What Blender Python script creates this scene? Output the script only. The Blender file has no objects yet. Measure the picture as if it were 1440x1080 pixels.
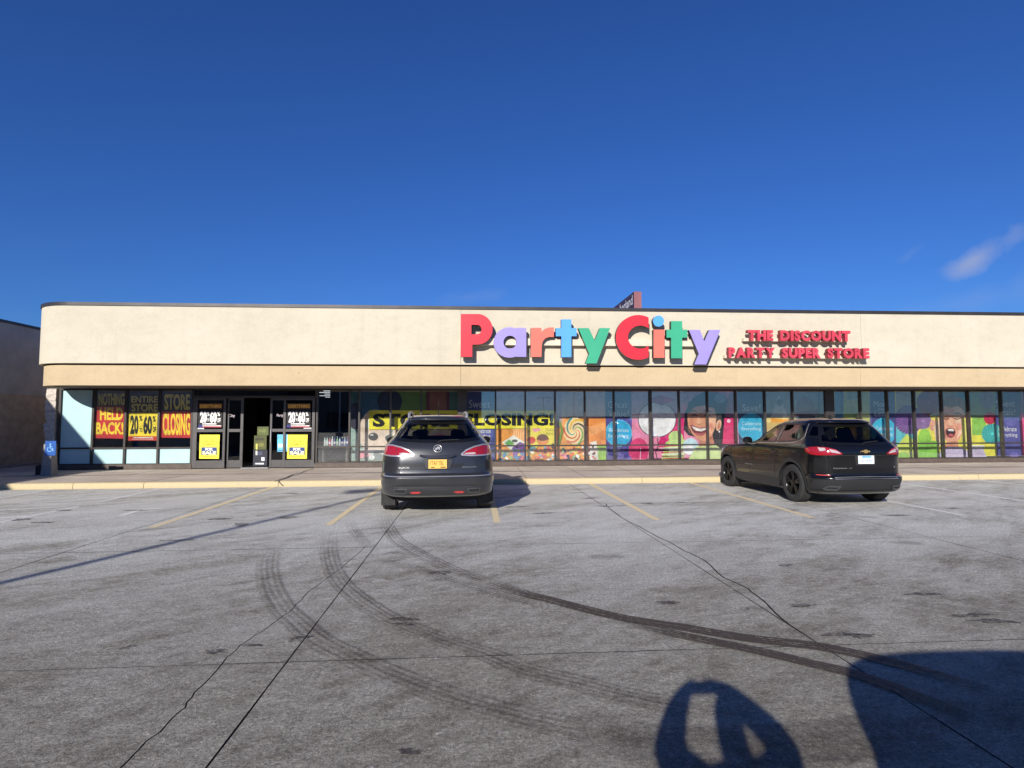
import bpy, bmesh, math, random
from math import sin, cos, tan, pi, radians, sqrt, atan2, hypot
from mathutils import Vector, Matrix, geometry
from mathutils.bvhtree import BVHTree

random.seed(7)
S = bpy.context.scene
COL = S.collection

# ------------------------------------------------------------------ camera, light
FPX, PITCH, YAW, ROLL = 817.5, 0.06339, 0.07097, -0.00272     # in photograph pixels / radians
CAMH = 1.6
fw = Vector((sin(YAW)*cos(PITCH), cos(YAW)*cos(PITCH), sin(PITCH)))
rt0 = Vector((cos(YAW), -sin(YAW), 0)); up0 = rt0.cross(fw)
rt = cos(ROLL)*rt0 + sin(ROLL)*up0
up = -sin(ROLL)*rt0 + cos(ROLL)*up0
cam_d = bpy.data.cameras.new('camera'); cam = bpy.data.objects.new('camera', cam_d); COL.objects.link(cam)
cam_d.sensor_width = 36; cam_d.lens = FPX/1440*36; cam_d.clip_start = .02; cam_d.clip_end = 3000
m = Matrix((rt, up, -fw)).transposed().to_4x4(); m.translation = (0, 0, CAMH)
cam.matrix_world = m
S.camera = cam

SUN_AZ, SUN_EL = radians(21.4), radians(22.9)     # azimuth of the light's travel from +Y toward +X
LDIR = Vector((sin(SUN_AZ)*cos(SUN_EL), cos(SUN_AZ)*cos(SUN_EL), -sin(SUN_EL)))
sd = bpy.data.lights.new('sun', 'SUN'); sd.energy = 5.0; sd.angle = radians(.53); sd.color = (1, .945, .865)
sun = bpy.data.objects.new('sun', sd); COL.objects.link(sun)
sun.rotation_euler = LDIR.to_track_quat('-Z', 'Y').to_euler()

W = bpy.data.worlds.new('World'); S.world = W; W.use_nodes = True
wn = W.node_tree.nodes; wl = W.node_tree.links; wn.clear()
def wnode(t, **k):
    n = wn.new(t)
    for a, b in k.items(): setattr(n, a, b)
    return n
sky = wnode('ShaderNodeTexSky', sky_type='NISHITA', sun_disc=False, sun_elevation=SUN_EL, sun_rotation=pi+SUN_AZ,
            altitude=200, air_density=1.15, dust_density=.05, ozone_density=3.0)
bg = wnode('ShaderNodeBackground'); wo = wnode('ShaderNodeOutputWorld')
bg.inputs[1].default_value = .06
# a thin wisp of cloud low in the north-east sky
tc = wnode('ShaderNodeTexCoord')
def wdot(v):
    n = wnode('ShaderNodeVectorMath', operation='DOT_PRODUCT'); n.inputs[1].default_value = v
    wl.new(tc.outputs['Generated'], n.inputs[0]); return n.outputs['Value']
def wmath(op, a, b=None, clamp=False):
    n = wnode('ShaderNodeMath', operation=op); n.use_clamp = clamp
    for i, v in enumerate((a, b)):
        if v is None: continue
        if isinstance(v, (int, float)): n.inputs[i].default_value = v
        else: wl.new(v, n.inputs[i])
    return n.outputs[0]
wnz = wnode('ShaderNodeTexNoise'); wnz.inputs['Scale'].default_value = 17; wnz.inputs['Detail'].default_value = 6
wl.new(tc.outputs['Generated'], wnz.inputs['Vector'])
wmask = None
for (px, py, ang, su, sv, amp) in ((1369, 366, 30, .040, .020, 1.0), (1275, 362, 40, .022, .010, .22), (1365, 425, 12, .07, .02, .18), (660, 418, 5, .05, .012, .15), (1440, 405, 30, .03, .02, .15)):
    d0 = (fw + rt*((px-720)/FPX) - up*((py-540)/FPX)).normalized()
    a = (rt - d0*rt.dot(d0)).normalized(); b = d0.cross(a) * -1
    a2 = a*cos(radians(ang)) + Vector((0,0,1))*sin(radians(ang)); b2 = -a*sin(radians(ang)) + Vector((0,0,1))*cos(radians(ang))
    u = wmath('DIVIDE', wmath('SUBTRACT', wdot(a2), a2.dot(d0)), su); v = wmath('DIVIDE', wmath('SUBTRACT', wdot(b2), b2.dot(d0)), sv)
    r = wmath('SQRT', wmath('ADD', wmath('MULTIPLY', u, u), wmath('MULTIPLY', v, v)))
    r = wmath('ADD', r, wmath('MULTIPLY', wmath('SUBTRACT', wnz.outputs[0], .5), 2.6))
    fr = wmath('MULTIPLY', wmath('GREATER_THAN', wdot(d0), .8), wmath('MULTIPLY', wmath('SUBTRACT', 1.15, r, True), amp))
    wmask = fr if wmask is None else wmath('MAXIMUM', wmask, fr)
wmask = wmath('MULTIPLY', wmask, .5, True)
mixc = wnode('ShaderNodeMix', data_type='RGBA'); wl.new(wmask, mixc.inputs[0])
# the air of a crisp winter day: a deeper blue than the model's standard atmosphere
grade = wnode('ShaderNodeMix', data_type='RGBA', blend_type='MULTIPLY'); grade.inputs[0].default_value = 1
grade.inputs[7].default_value = (.33, .68, 1.44, 1)
wl.new(sky.outputs[0], grade.inputs[6])
wl.new(grade.outputs[2], mixc.inputs[6]); mixc.inputs[7].default_value = (6.6, 6.9, 8.6, 1)
wl.new(mixc.outputs[2], bg.inputs[0]); wl.new(bg.outputs[0], wo.inputs[0])
S.view_settings.view_transform = 'Standard'; S.view_settings.look = 'None'
S.view_settings.exposure = 0.22; S.view_settings.gamma = 1; S.view_settings.use_curve_mapping = False
S.render.engine = 'CYCLES'

# ------------------------------------------------------------------ helpers
CAMP = Vector((0, 0, CAMH))
def ray(x, y): return fw + rt*((x-720)/FPX) - up*((y-540)/FPX)
def onY(x, y, Y): d = ray(x, y); return CAMP + d*(Y/d.y)          # point of plane Y seen at photo pixel
def onZ(x, y, Z=0.): d = ray(x, y); return CAMP + d*((Z-CAMH)/d.z)
def XZ(x, y, Y): p = onY(x, y, Y); return (p.x, p.z)

class MB:
    """collects faces, then links them as ONE mesh object"""
    def __init__(s): s.v = []; s.f = []; s.m = []; s.uv = None
    def face(s, pts, mi=0):
        b = len(s.v); s.v += [tuple(p) for p in pts]; s.f.append(tuple(range(b, b+len(pts)))); s.m.append(mi)
    def grid(s, rows, mi=0, closed=False, caps=False):
        b = len(s.v); n = len(rows[0])
        for r in rows: s.v += [tuple(p) for p in r]
        for i in range(len(rows)-1):
            for j in range(n if closed else n-1):
                k = (j+1) % n
                s.f.append((b+i*n+j, b+i*n+k, b+(i+1)*n+k, b+(i+1)*n+j)); s.m.append(mi)
        if caps:
            s.f.append(tuple(b+j for j in reversed(range(n)))); s.m.append(mi)
            s.f.append(tuple(b+(len(rows)-1)*n+j for j in range(n))); s.m.append(mi)
        return s
    def box(s, x0, x1, y0, y1, z0, z1, mi=0):
        b = len(s.v)
        s.v += [(x0,y0,z0),(x1,y0,z0),(x1,y1,z0),(x0,y1,z0),(x0,y0,z1),(x1,y0,z1),(x1,y1,z1),(x0,y1,z1)]
        for q in ((3,2,1,0),(4,5,6,7),(0,1,5,4),(1,2,6,5),(2,3,7,6),(3,0,4,7)):
            s.f.append(tuple(b+i for i in q)); s.m.append(mi)
        return s
    def prism(s, poly, h0, h1, ax='z', mi=0, smi=None):
        """polygon (counter-clockwise) extruded along an axis: z:(x,y)  y:(x,z)  x:(y,z)"""
        f = {'z': lambda p, h: (p[0], p[1], h), 'y': lambda p, h: (p[0], h, p[1]), 'x': lambda p, h: (h, p[0], p[1])}[ax]
        b = len(s.v); n = len(poly)
        s.v += [f(p, h0) for p in poly] + [f(p, h1) for p in poly]
        s.f.append(tuple(b+i for i in reversed(range(n)))); s.m.append(mi)
        s.f.append(tuple(b+n+i for i in range(n))); s.m.append(mi)
        for i in range(n):
            j = (i+1) % n; s.f.append((b+i, b+j, b+n+j, b+n+i)); s.m.append(mi if smi is None else smi)
        return s
    def tube(s, path, r, n=8, mi=0):
        path = [Vector(p) for p in path]; rows = []
        rr = r if isinstance(r, (list, tuple)) else [r]*len(path)
        for i, p in enumerate(path):
            t = (path[min(i+1, len(path)-1)] - path[max(i-1, 0)]).normalized()
            a = t.cross(Vector((0, 0, 1)) if abs(t.z) < .95 else Vector((1, 0, 0))).normalized(); c = a.cross(t)
            rows.append([p + (a*cos(2*pi*k/n) + c*sin(2*pi*k/n))*rr[i] for k in range(n)])
        return s.grid(rows, mi, True, True)
    def lathe(s, prof, c, axis='z', n=24, mi=0, caps=True):
        """profile [(radius, height)] turned round an axis through c"""
        rows = []
        for r, h in prof:
            row = []
            for k in range(n):
                a = 2*pi*k/n; u, v = r*cos(a), r*sin(a)
                row.append((c[0]+u, c[1]+v, c[2]+h) if axis == 'z' else (c[0]+h, c[1]+u, c[2]+v) if axis == 'x' else (c[0]+v, c[1]+h, c[2]+u))
            rows.append(row)
        return s.grid(rows, mi, True, caps)
    def ellipsoid(s, c, r, n=14, k=9, mi=0):
        rows = []
        for i in range(k+1):
            t = -pi/2 + pi*i/k; q = max(cos(t), .02)
            rows.append([(c[0]+r[0]*q*cos(2*pi*j/n), c[1]+r[1]*q*sin(2*pi*j/n), c[2]+r[2]*sin(t)) for j in range(n)])
        return s.grid(rows, mi, True, True)
    def tri(s, verts, tris, mi=0):
        b = len(s.v); s.v += [tuple(v) for v in verts]
        for t in tris: s.f.append(tuple(b+i for i in t)); s.m.append(mi)
        return s
    def mesh(s, name, mats, off=(0,0,0), smooth=0):
        me = bpy.data.meshes.new(name)
        o = Vector(off)
        me.from_pydata([tuple(Vector(p)-o) for p in s.v], [], s.f)
        for mt in (mats if isinstance(mats, (list, tuple)) else [mats]): me.materials.append(mt)
        me.polygons.foreach_set('material_index', s.m)
        if smooth:
            me.polygons.foreach_set('use_smooth', [True]*len(me.polygons)); me.set_sharp_from_angle(angle=radians(smooth))
        me.update(); return me
    def build(s, name, mats, parent=None, at=None, smooth=0, fix=True):
        """coordinates are world ones; a child keeps its parent's (translated) frame"""
        off = Vector(at) if at is not None else (wloc(parent) if parent else Vector((0,0,0)))
        me = s.mesh(name, mats, off, smooth)
        if fix:
            bm = bmesh.new(); bm.from_mesh(me); bmesh.ops.recalc_face_normals(bm, faces=bm.faces); bm.to_mesh(me); bm.free()
        o = bpy.data.objects.new(name, me); COL.objects.link(o)
        if parent: o.parent = parent
        if at is not None: o.location = Vector(at) - (wloc(parent) if parent else Vector((0,0,0)))
        return o
def wloc(o):
    p = Vector((0,0,0))
    while o is not None: p = p + o.location; o = o.parent
    return p
def empty(name, loc, rz=0, parent=None):
    o = bpy.data.objects.new(name, None); COL.objects.link(o); o.location = loc; o.rotation_euler = (0, 0, rz)
    o.empty_display_size = .2
    if parent: o.parent = parent
    return o
def tag(o, label=None, cat=None, group=None, kind=None):
    if label: o['label'] = label
    if cat: o['category'] = cat
    if group: o['group'] = group
    if kind: o['kind'] = kind
    return o
def linkdup(o, parent=None, loc=None):
    c = o.copy(); COL.objects.link(c)
    if parent: c.parent = parent
    if loc is not None: c.location = loc
    return c
def copy_tree(o, parent=None):
    c = linkdup(o, parent)
    for ch in list(o.children): copy_tree(ch, c)
    return c

# ------------------------------------------------------------------ materials
def srgb(r, g, b): return tuple(((c/255)/12.92 if c/255 <= .04045 else ((c/255+.055)/1.055)**2.4) for c in (r, g, b))
class NT:
    def __init__(s, name):
        s.mat = bpy.data.materials.new(name); s.mat.use_nodes = True; s.t = s.mat.node_tree; s.n = s.t.nodes; s.l = s.t.links
        s.n.clear(); s.out = s.n.new('ShaderNodeOutputMaterial')
    def node(s, t, ins=None, **k):
        n = s.n.new(t)
        for a, b in k.items(): setattr(n, a, b)
        for a, b in (ins or {}).items():
            if hasattr(b, 'is_output'): s.l.new(b, n.inputs[a])
            else: n.inputs[a].default_value = b
        return n
    def coord(s, w='Object'): return s.node('ShaderNodeTexCoord').outputs[w]
    def mapv(s, vec, scale=(1,1,1), rot=(0,0,0), loc=(0,0,0)):
        return s.node('ShaderNodeMapping', {'Vector': vec, 'Scale': scale, 'Rotation': rot, 'Location': loc}).outputs[0]
    def noise(s, vec, scale, detail=4, rough=.6, w='Fac'):
        return s.node('ShaderNodeTexNoise', {'Vector': vec, 'Scale': scale, 'Detail': detail, 'Roughness': rough}).outputs[w]
    def ramp(s, fac, *stops):
        n = s.node('ShaderNodeValToRGB', {'Fac': fac}); e = n.color_ramp.elements
        while len(e) < len(stops): e.new(.5)
        for i, (p, c) in enumerate(stops):
            e[i].position = p; c = (c, c, c) if isinstance(c, (int, float)) else c; e[i].color = (*c, 1)
        return n.outputs[0]
    def mix(s, fac, a, b, bt='MIX'):
        n = s.node('ShaderNodeMix', data_type='RGBA', blend_type=bt)
        for i, v in ((0, fac), (6, a), (7, b)):
            if hasattr(v, 'is_output'): s.l.new(v, n.inputs[i])
            else: n.inputs[i].default_value = v if i == 0 else (*v, 1)
        return n.outputs[2]
    def math(s, op, a, b=0., clamp=False):
        n = s.node('ShaderNodeMath', operation=op); n.use_clamp = clamp
        for i, v in enumerate((a, b)):
            if hasattr(v, 'is_output'): s.l.new(v, n.inputs[i])
            else: n.inputs[i].default_value = v
        return n.outputs[0]
    def bump(s, h, strength=.3, dist=.01, normal=None):
        ins = {'Height': h, 'Strength': strength, 'Distance': dist}
        if normal is not None: ins['Normal'] = normal
        return s.node('ShaderNodeBump', ins).outputs[0]
    def principled(s, color, rough=.5, metal=0., normal=None, coat=0., spec=.5, emit=None):
        n = s.node('ShaderNodeBsdfPrincipled')
        def put(k, v):
            if v is None: return
            if hasattr(v, 'is_output'): s.l.new(v, n.inputs[k])
            else: n.inputs[k].default_value = (*v, 1) if isinstance(v, tuple) else v
        put('Base Color', color); put('Roughness', rough); put('Metallic', metal); put('Normal', normal)
        put('Coat Weight', coat); put('Specular IOR Level', spec); n.inputs['Coat Roughness'].default_value = .03
        if emit: n.inputs['Emission Color'].default_value = (*emit[0], 1); n.inputs['Emission Strength'].default_value = emit[1]
        return n.outputs[0]
    def done(s, sh): s.l.new(sh, s.out.inputs[0]); return s.mat

def plain(name, col, rough=.5, metal=0., var=.12, scale=6, bump=0., bscale=60, coat=0., spec=.5):
    t = NT(name); c = t.coord()
    nz = t.noise(c, scale, 5)
    k = t.ramp(nz, (.3, 1-var), (.7, 1+var*.6))
    colr = t.mix(1, col, k, 'MULTIPLY')
    nrm = t.bump(t.noise(c, bscale, 3), bump, .01) if bump else None
    return t.done(t.principled(colr, rough, metal, nrm, coat, spec))
def emitter(name, col, strength):
    t = NT(name); return t.done(t.principled((.8, .8, .8), .5, emit=(col, strength)))

def m_stucco(name, col, dirt):
    t = NT(name); c = t.coord()
    big = t.noise(t.mapv(c, (.5, .5, .8)), 1.0, 6, .65)
    streak = t.noise(t.mapv(c, (3.2, 3.2, .22)), 1.0, 5, .7)
    k = t.mix(t.ramp(big, (.35, 0.), (.75, .55)), col, tuple(x*y for x, y in zip(col, dirt)))
    k = t.mix(t.ramp(streak, (.52, 0.), (.85, .38)), k, tuple(x*.72 for x in col))
    fine = t.noise(c, 55, 4, .7)
    k = t.mix(1, k, t.ramp(fine, (.3, .90), (.7, 1.07)), 'MULTIPLY')
    patch = t.noise(t.mapv(c, (1, 1, 1.6)), 2.6, 7, .75)
    k = t.mix(1, k, t.ramp(patch, (.36, .94), (.5, 1.), (.66, 1.03)), 'MULTIPLY')
    # scattered small pock marks
    v = t.node('ShaderNodeTexVoronoi', {'Vector': c, 'Scale': 1.1, 'Randomness': 1.}).outputs['Distance']
    k = t.mix(t.ramp(v, (.02, .45), (.045, 0.)), k, tuple(x*.55 for x in col))
    return t.done(t.principled(k, .9, 0, t.bump(t.noise(c, 130, 4, .7), .35, .006), spec=.25))
M = {}
M['fascia'] = m_stucco('beige_stucco', (.60, .548, .435), (.84, .81, .75))
M['fascia_low'] = m_stucco('tan_stucco', (.55, .435, .275), (.82, .80, .76))
M['coping'] = plain('dark_bronze_coping', (.045, .042, .045), .45, .3, .3, 2)
M['soffit'] = plain('brown_soffit', (.16, .12, .095), .8, 0, .2, 3)
M['frame'] = plain('bronze_anodised_frame', (.058, .05, .046), .42, .35, .22, 5)
M['door_metal'] = plain('door_metal', (.085, .082, .082), .45, .4, .2, 4)
M['sill'] = plain('brown_sill', (.10, .075, .06), .6, 0, .3, 6)
M['spandrel'] = plain('pale_aqua_panel', (.46, .66, .665), .25, 0, .06, 3)
M['stone'] = plain('split_face_stone', (.58, .52, .45), .95, 0, .35, 9, .9, 25)
M['grey_wall'] = plain('grey_painted_block', (.44, .42, .385), .9, 0, .16, 2, .4, 40)
M['brown_block'] = plain('brown_painted_block', (.47, .375, .275), .9, 0, .25, 4, .4, 40)
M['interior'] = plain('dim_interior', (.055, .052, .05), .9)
M['interior_floor'] = plain('store_floor', (.12, .115, .11), .5)
M['dark'] = plain('black_gap', (.012, .012, .013), .8)
M['board_core'] = plain('foam_board', (.7, .7, .68), .6)
M['tube'] = emitter('lit_tube', (.9, .95, 1), .8)
M['raceway'] = plain('beige_raceway', (.66, .57, .45), .6)
M['roof'] = plain('roof_membrane', (.25, .25, .25), .9)
M['black_plastic'] = plain('black_plastic', (.02, .02, .021), .55)
M['trim'] = plain('gloss_black_trim', (.006, .006, .007), .3)
M['rubber'] = plain('tyre_rubber', (.028, .028, .028), .85, 0, .45, 14, .3, 80)
M['black_rim'] = plain('black_rim', (.012, .012, .013), .25, .5)
M['alloy'] = plain('alloy', (.36, .36, .36), .35, .6)
M['chrome'] = plain('chrome', (.55, .54, .53), .28, .65, .05)
M['gold'] = plain('gold_emblem', (.75, .5, .18), .3, .7, .05)
M['white_gloss'] = plain('white_lamp_lens', (.45, .38, .38), .15, 0, .3, 40)
M['dark_trim'] = plain('dark_grey_trim', (.10, .10, .105), .35, .5)
M['plate_yellow'] = plain('yellow_plate', (.80, .50, .11), .4, 0, .05)
M['plate_white'] = plain('white_plate', (.75, .78, .80), .4, 0, .05)
M['seat'] = plain('seat_fabric', (.03, .028, .028), .9)
M['concrete_post'] = plain('grey_post', (.30, .28, .26), .9, 0, .2, 6, .4, 40)
M['steel'] = plain('galvanised_steel', (.32, .33, .34), .5, .6)
M['far_brick'] = plain('far_brick', (.16, .11, .085), .9, 0, .2, .5)
M['far_trim'] = plain('far_trim', (.3, .28, .25), .9)

def m_glass(name, tint, refl=2.0, rough=0.):
    t = NT(name)
    fc = t.node('ShaderNodeLayerWeight', {'Blend': .5}).outputs['Facing']
    fr = t.math('ADD', t.math('MULTIPLY', t.math('POWER', fc, 5.), .9), .042)      # Schlick, the same from either side
    a = t.node('ShaderNodeBsdfTransparent', {'Color': (*tint, 1)}).outputs[0]
    b = t.node('ShaderNodeBsdfGlossy', {'Color': (1, 1, 1, 1), 'Roughness': rough}).outputs[0]
    return t.done(t.node('ShaderNodeMixShader', {0: t.math('MULTIPLY', fr, refl, True), 1: a, 2: b}).outputs[0])
M['glass'] = m_glass('window_glass', (.96, .97, .965), 3.4)
M['door_glass'] = m_glass('door_glass', (.75, .76, .77), .6)
M['car_glass'] = m_glass('tinted_car_glass', (.50, .52, .52), .8)
M['car_glass_mid'] = m_glass('medium_car_glass', (.27, .28, .28), .8)
M['car_glass_dark'] = m_glass('privacy_glass', (.17, .175, .18), .8)
def m_paint(name, col, flake=.0, rough=.3, dirt=.2, coat=1.):
    t = NT(name); c = t.coord()
    dust = t.noise(c, 3.5, 5, .65)
    g = t.node('ShaderNodeSeparateXYZ', {0: c}).outputs[2]
    low = t.math('MULTIPLY', t.math('SUBTRACT', .95, g, True), t.ramp(dust, (.3, .1), (.75, .9)), True)   # road film on the lower panels
    k = t.mix(t.math('MULTIPLY', low, dirt, True), col, (.10, .095, .09))
    k = t.mix(t.ramp(t.noise(c, 900, 1), (.55, 0.), (.7, flake)), k, (.35, .36, .38))
    r = t.math('ADD', t.math('MULTIPLY', low, dirt), rough)
    return t.done(t.principled(k, r, .15, None, coat))
M['paint_grey'] = m_paint('dark_grey_metallic_paint', (.017, .0175, .020), .14, .3, .25)
M['paint_black'] = m_paint('black_paint', (.004, .004, .0045), .03, .2, .06, .55)
def m_lens():
    t = NT('red_lamp_lens'); c = t.coord()
    v = t.node('ShaderNodeTexVoronoi', {'Vector': c, 'Scale': 60.}).outputs['Distance']
    k = t.ramp(v, (.1, (.25, .007, .012)), (.7, (.34, .011, .018)))
    return t.done(t.principled(k, .12, 0, None, 1.))
M['red_lens'] = m_lens()
M['red_dim'] = plain('red_reflector', (.5, .05, .05), .3)
M['letter_red'] = plain('red_acrylic', (.66, .028, .045), .35, 0, .06, 2)
M['letter_violet'] = plain('violet_acrylic', (.33, .27, .66), .35, 0, .06, 2)
M['letter_coral'] = plain('coral_acrylic', (.78, .17, .12), .35, 0, .06, 2)
M['letter_blue'] = plain('blue_acrylic', (.10, .36, .86), .35, 0, .06, 2)
M['letter_green'] = plain('green_acrylic', (.05, .38, .21), .35, 0, .06, 2)
M['letter_side'] = plain('dark_letter_return', (.03, .027, .027), .5)
M['letter_rose'] = plain('faded_red_acrylic', (.62, .06, .09), .4, 0, .35, 2.5)
M['letter_rose_side'] = plain('red_letter_return', (.25, .02, .03), .5)
M['maroon'] = plain('maroon_sign_panel', (.15, .045, .05), .6, 0, .2, 2)
M['maroon_face'] = plain('dark_maroon_face', (.06, .025, .035), .5)
M['pink_cap'] = plain('weathered_pink_edge', (.27, .105, .115), .7, 0, .2, 3)

def m_concrete():
    t = NT('weathered_concrete'); c = t.coord()
    rot = t.mapv(c, (1, 1, 1), (0, 0, radians(-35)))
    y = t.node('ShaderNodeSeparateXYZ', {0: c}).outputs[1]
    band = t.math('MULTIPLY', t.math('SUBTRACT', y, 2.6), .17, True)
    big = t.noise(t.mapv(rot, (.30, .8, 1)), .55, 6, .62)
    mid = t.noise(t.mapv(rot, (.9, 1.5, 1)), 2.1, 7, .72)
    blot = t.noise(t.mapv(c, (.8, 1.3, 1)), 9, 7, .8)
    fine = t.noise(c, 38, 6, .8)
    grain = t.noise(c, 110, 4, .85)
    base = t.mix(t.ramp(big, (.36, 0.), (.62, 1.)), (.315, .291, .236), (.435, .416, .350))
    base = t.mix(t.ramp(mid, (.35, .9), (.52, 0.)), base, (.215, .191, .152))
    base = t.mix(1, base, t.ramp(blot, (.36, .80), (.5, 1.0), (.64, 1.22)), 'MULTIPLY')
    # dried salt, heavier toward the storefront
    sn = t.math('ADD', t.math('MULTIPLY', t.noise(t.mapv(rot, (.55, 1.4, 1)), 1.2, 9, .76), .75), t.math('MULTIPLY', blot, .25))
    sn = t.math('ADD', sn, t.math('MULTIPLY', band, .10))
    base = t.mix(t.math('MULTIPLY', t.ramp(sn, (.51, 0.), (.68, .9)), t.math('ADD', t.math('MULTIPLY', band, .7), .3)), base, (.69, .675, .615))
    pale = t.math('ADD', t.noise(t.mapv(rot, (.28, .75, 1)), .8, 7, .66), t.math('MULTIPLY', fine, .10))
    base = t.mix(t.math('MULTIPLY', t.ramp(pale, (.50, 0.), (.64, .75)), t.math('ADD', t.math('MULTIPLY', band, .8), .12)), base, (.68, .665, .605))
    sw = t.math('ADD', t.noise(t.mapv(c, (.6, 1.2, 1)), 4.2, 9, .82), t.math('MULTIPLY', band, .085))
    base = t.mix(t.ramp(sw, (.61, 0.), (.66, .6)), base, (.72, .705, .65))
    base = t.mix(1, base, t.ramp(fine, (.36, .52), (.47, .92), (.54, 1.06), (.66, 1.75)), 'MULTIPLY')
    base = t.mix(1, base, t.ramp(grain, (.36, .50), (.5, 1.), (.66, 1.7)), 'MULTIPLY')
    wn_ = t.noise(t.mapv(c, (1, 1, 1), (0, 0, .9)), 24, 2, .5)
    vein = t.math('ABSOLUTE', t.math('SUBTRACT', wn_, .5))
    base = t.mix(t.math('MULTIPLY', t.ramp(vein, (.0, .55), (.035, 0.)), t.ramp(blot, (.42, 0.), (.58, 1.))), base, (.66, .62, .56))
    # flakes of salt, small dark stains
    fl = t.node('ShaderNodeTexVoronoi', {'Vector': t.mapv(c, (1, 1, 1), (0, 0, .4)), 'Scale': 11.0, 'Randomness': 1.})
    fd = t.math('ADD', fl.outputs['Distance'], t.math('MULTIPLY', t.math('SUBTRACT', t.noise(c, 70, 3), .5), .34))
    gate = t.ramp(t.noise(c, .9, 4), (.46, 0.), (.56, 1.))
    base = t.mix(t.math('MULTIPLY', t.ramp(fd, (.035, 1.), (.075, 0.)), gate), base, (.88, .86, .84))
    v2 = t.node('ShaderNodeTexVoronoi', {'Vector': t.mapv(c, (.55, 1.0, 1)), 'Scale': .85, 'Randomness': 1.}).outputs['Distance']
    v2 = t.math('ADD', v2, t.math('MULTIPLY', t.math('SUBTRACT', t.noise(c, 6, 5), .5), .26))
    base = t.mix(t.ramp(v2, (.06, .4), (.13, 0.)), base, (.09, .076, .068))
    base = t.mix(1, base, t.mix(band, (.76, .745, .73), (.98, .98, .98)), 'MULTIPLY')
    h = t.math('ADD', t.math('MULTIPLY', fine, .6), t.math('MULTIPLY', grain, .4))
    return t.done(t.principled(base, .9, 0, t.bump(h, 1.0, .02), spec=.3))
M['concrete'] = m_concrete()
def m_paint_line(name, col):
    t = NT(name); c = t.coord()
    n = t.noise(c, 9, 7, .75); n2 = t.noise(c, 60, 4, .7)
    wear = t.math('ADD', t.math('MULTIPLY', n, .65), t.math('MULTIPLY', n2, .35))
    k = t.mix(1, col, t.ramp(n2, (.3, .8), (.7, 1.1)), 'MULTIPLY')
    a = t.principled(k, .8, spec=.3)
    b = t.node('ShaderNodeBsdfTransparent').outputs[0]
    return t.done(t.node('ShaderNodeMixShader', {0: t.ramp(wear, (.34, .1), (.44, .97)), 1: b, 2: a}).outputs[0])
M['yellow_line'] = m_paint_line('worn_yellow_paint', (.84, .69, .42))
M['white_line'] = m_paint_line('worn_white_paint', (.82, .805, .77))
def m_track(name, dens, lo, hi, rib=.09):
    t = NT(name); uv = t.coord('UV'); c = t.coord()
    sx = t.node('ShaderNodeSeparateXYZ', {0: uv})
    u = sx.outputs[0]; v = sx.outputs[1]
    ribs = t.node('ShaderNodeMath', {0: t.math('MULTIPLY', u, 2*pi*5)}, operation='SINE').outputs[0]
    lugs = t.node('ShaderNodeMath', {0: t.math('MULTIPLY', t.math('ADD', v, t.math('MULTIPLY', u, .09)), 2*pi*13)}, operation='SINE').outputs[0]
    edge = t.math('MULTIPLY', t.math('MULTIPLY', u, t.math('SUBTRACT', 1., u)), 9., True)
    n = t.noise(t.mapv(uv, (1.4, 1.5, 1)), 1.6, 6, .7); n2 = t.noise(c, 26, 5, .75)
    n3 = t.noise(t.mapv(uv, (2.2, .35, 1)), 1.3, 4, .6)
    a = t.math('ADD', t.math('MULTIPLY', n, .55), t.math('MULTIPLY', n2, .42)); a = t.math('ADD', a, t.math('MULTIPLY', n3, .55))
    a = t.math('ADD', a, t.math('MULTIPLY', ribs, rib)); a = t.math('ADD', a, t.math('MULTIPLY', lugs, .02))
    a = t.math('MULTIPLY', t.ramp(a, (lo, 0.), (hi, dens)), edge)
    a = t.math('MULTIPLY', a, t.node('ShaderNodeAttribute', attribute_name='fade').outputs['Fac'])
    sh = t.principled((.072, .054, .042), .6, spec=.35)
    b = t.node('ShaderNodeBsdfTransparent').outputs[0]
    return t.done(t.node('ShaderNodeMixShader', {0: a, 1: b, 2: sh}).outputs[0])
M['track'] = m_track('damp_tyre_track', .52, .63, 1.02)
M['track_wet'] = m_track('wet_tyre_track', .95, .56, .75)
M['track_faint'] = m_track('faint_tyre_track', .45, .66, 1.05)
M['damp'] = m_track('damp_patch', .72, .60, 1.0, .0)
M['sidewalk'] = None
def m_side():
    t = NT('sidewalk_concrete'); c = t.coord()
    b = t.mix(t.ramp(t.noise(t.mapv(c, (.6, 1, 1)), 1.1, 6, .65), (.35, 0.), (.65, 1.)), (.44, .37, .305), (.62, .535, .45))
    b = t.mix(t.ramp(t.noise(c, 3.2, 6, .7), (.55, 0.), (.75, .6)), b, (.32, .265, .22))
    b = t.mix(1, b, t.ramp(t.noise(c, 60, 4, .8), (.3, .75), (.7, 1.2)), 'MULTIPLY')
    return t.done(t.principled(b, .9, 0, t.bump(t.noise(c, 90, 4), .5, .008), spec=.3))
M['sidewalk'] = m_side()
def m_kerb():
    t = NT('yellow_painted_kerb'); c = t.coord()
    n = t.noise(c, 7, 7, .75)
    b = t.mix(t.ramp(n, (.33, .8), (.42, 0.)), (.59, .48, .285), (.42, .36, .29))
    b = t.mix(1, b, t.ramp(t.noise(c, 40, 4, .75), (.3, .78), (.7, 1.12)), 'MULTIPLY')
    return t.done(t.principled(b, .85, 0, t.bump(t.noise(c, 60, 4), .5, .01), spec=.3))
M['kerb'] = m_kerb()
M['asphalt'] = plain('asphalt', (.055, .053, .05), .95, 0, .3, 2, .5, 60)

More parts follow.
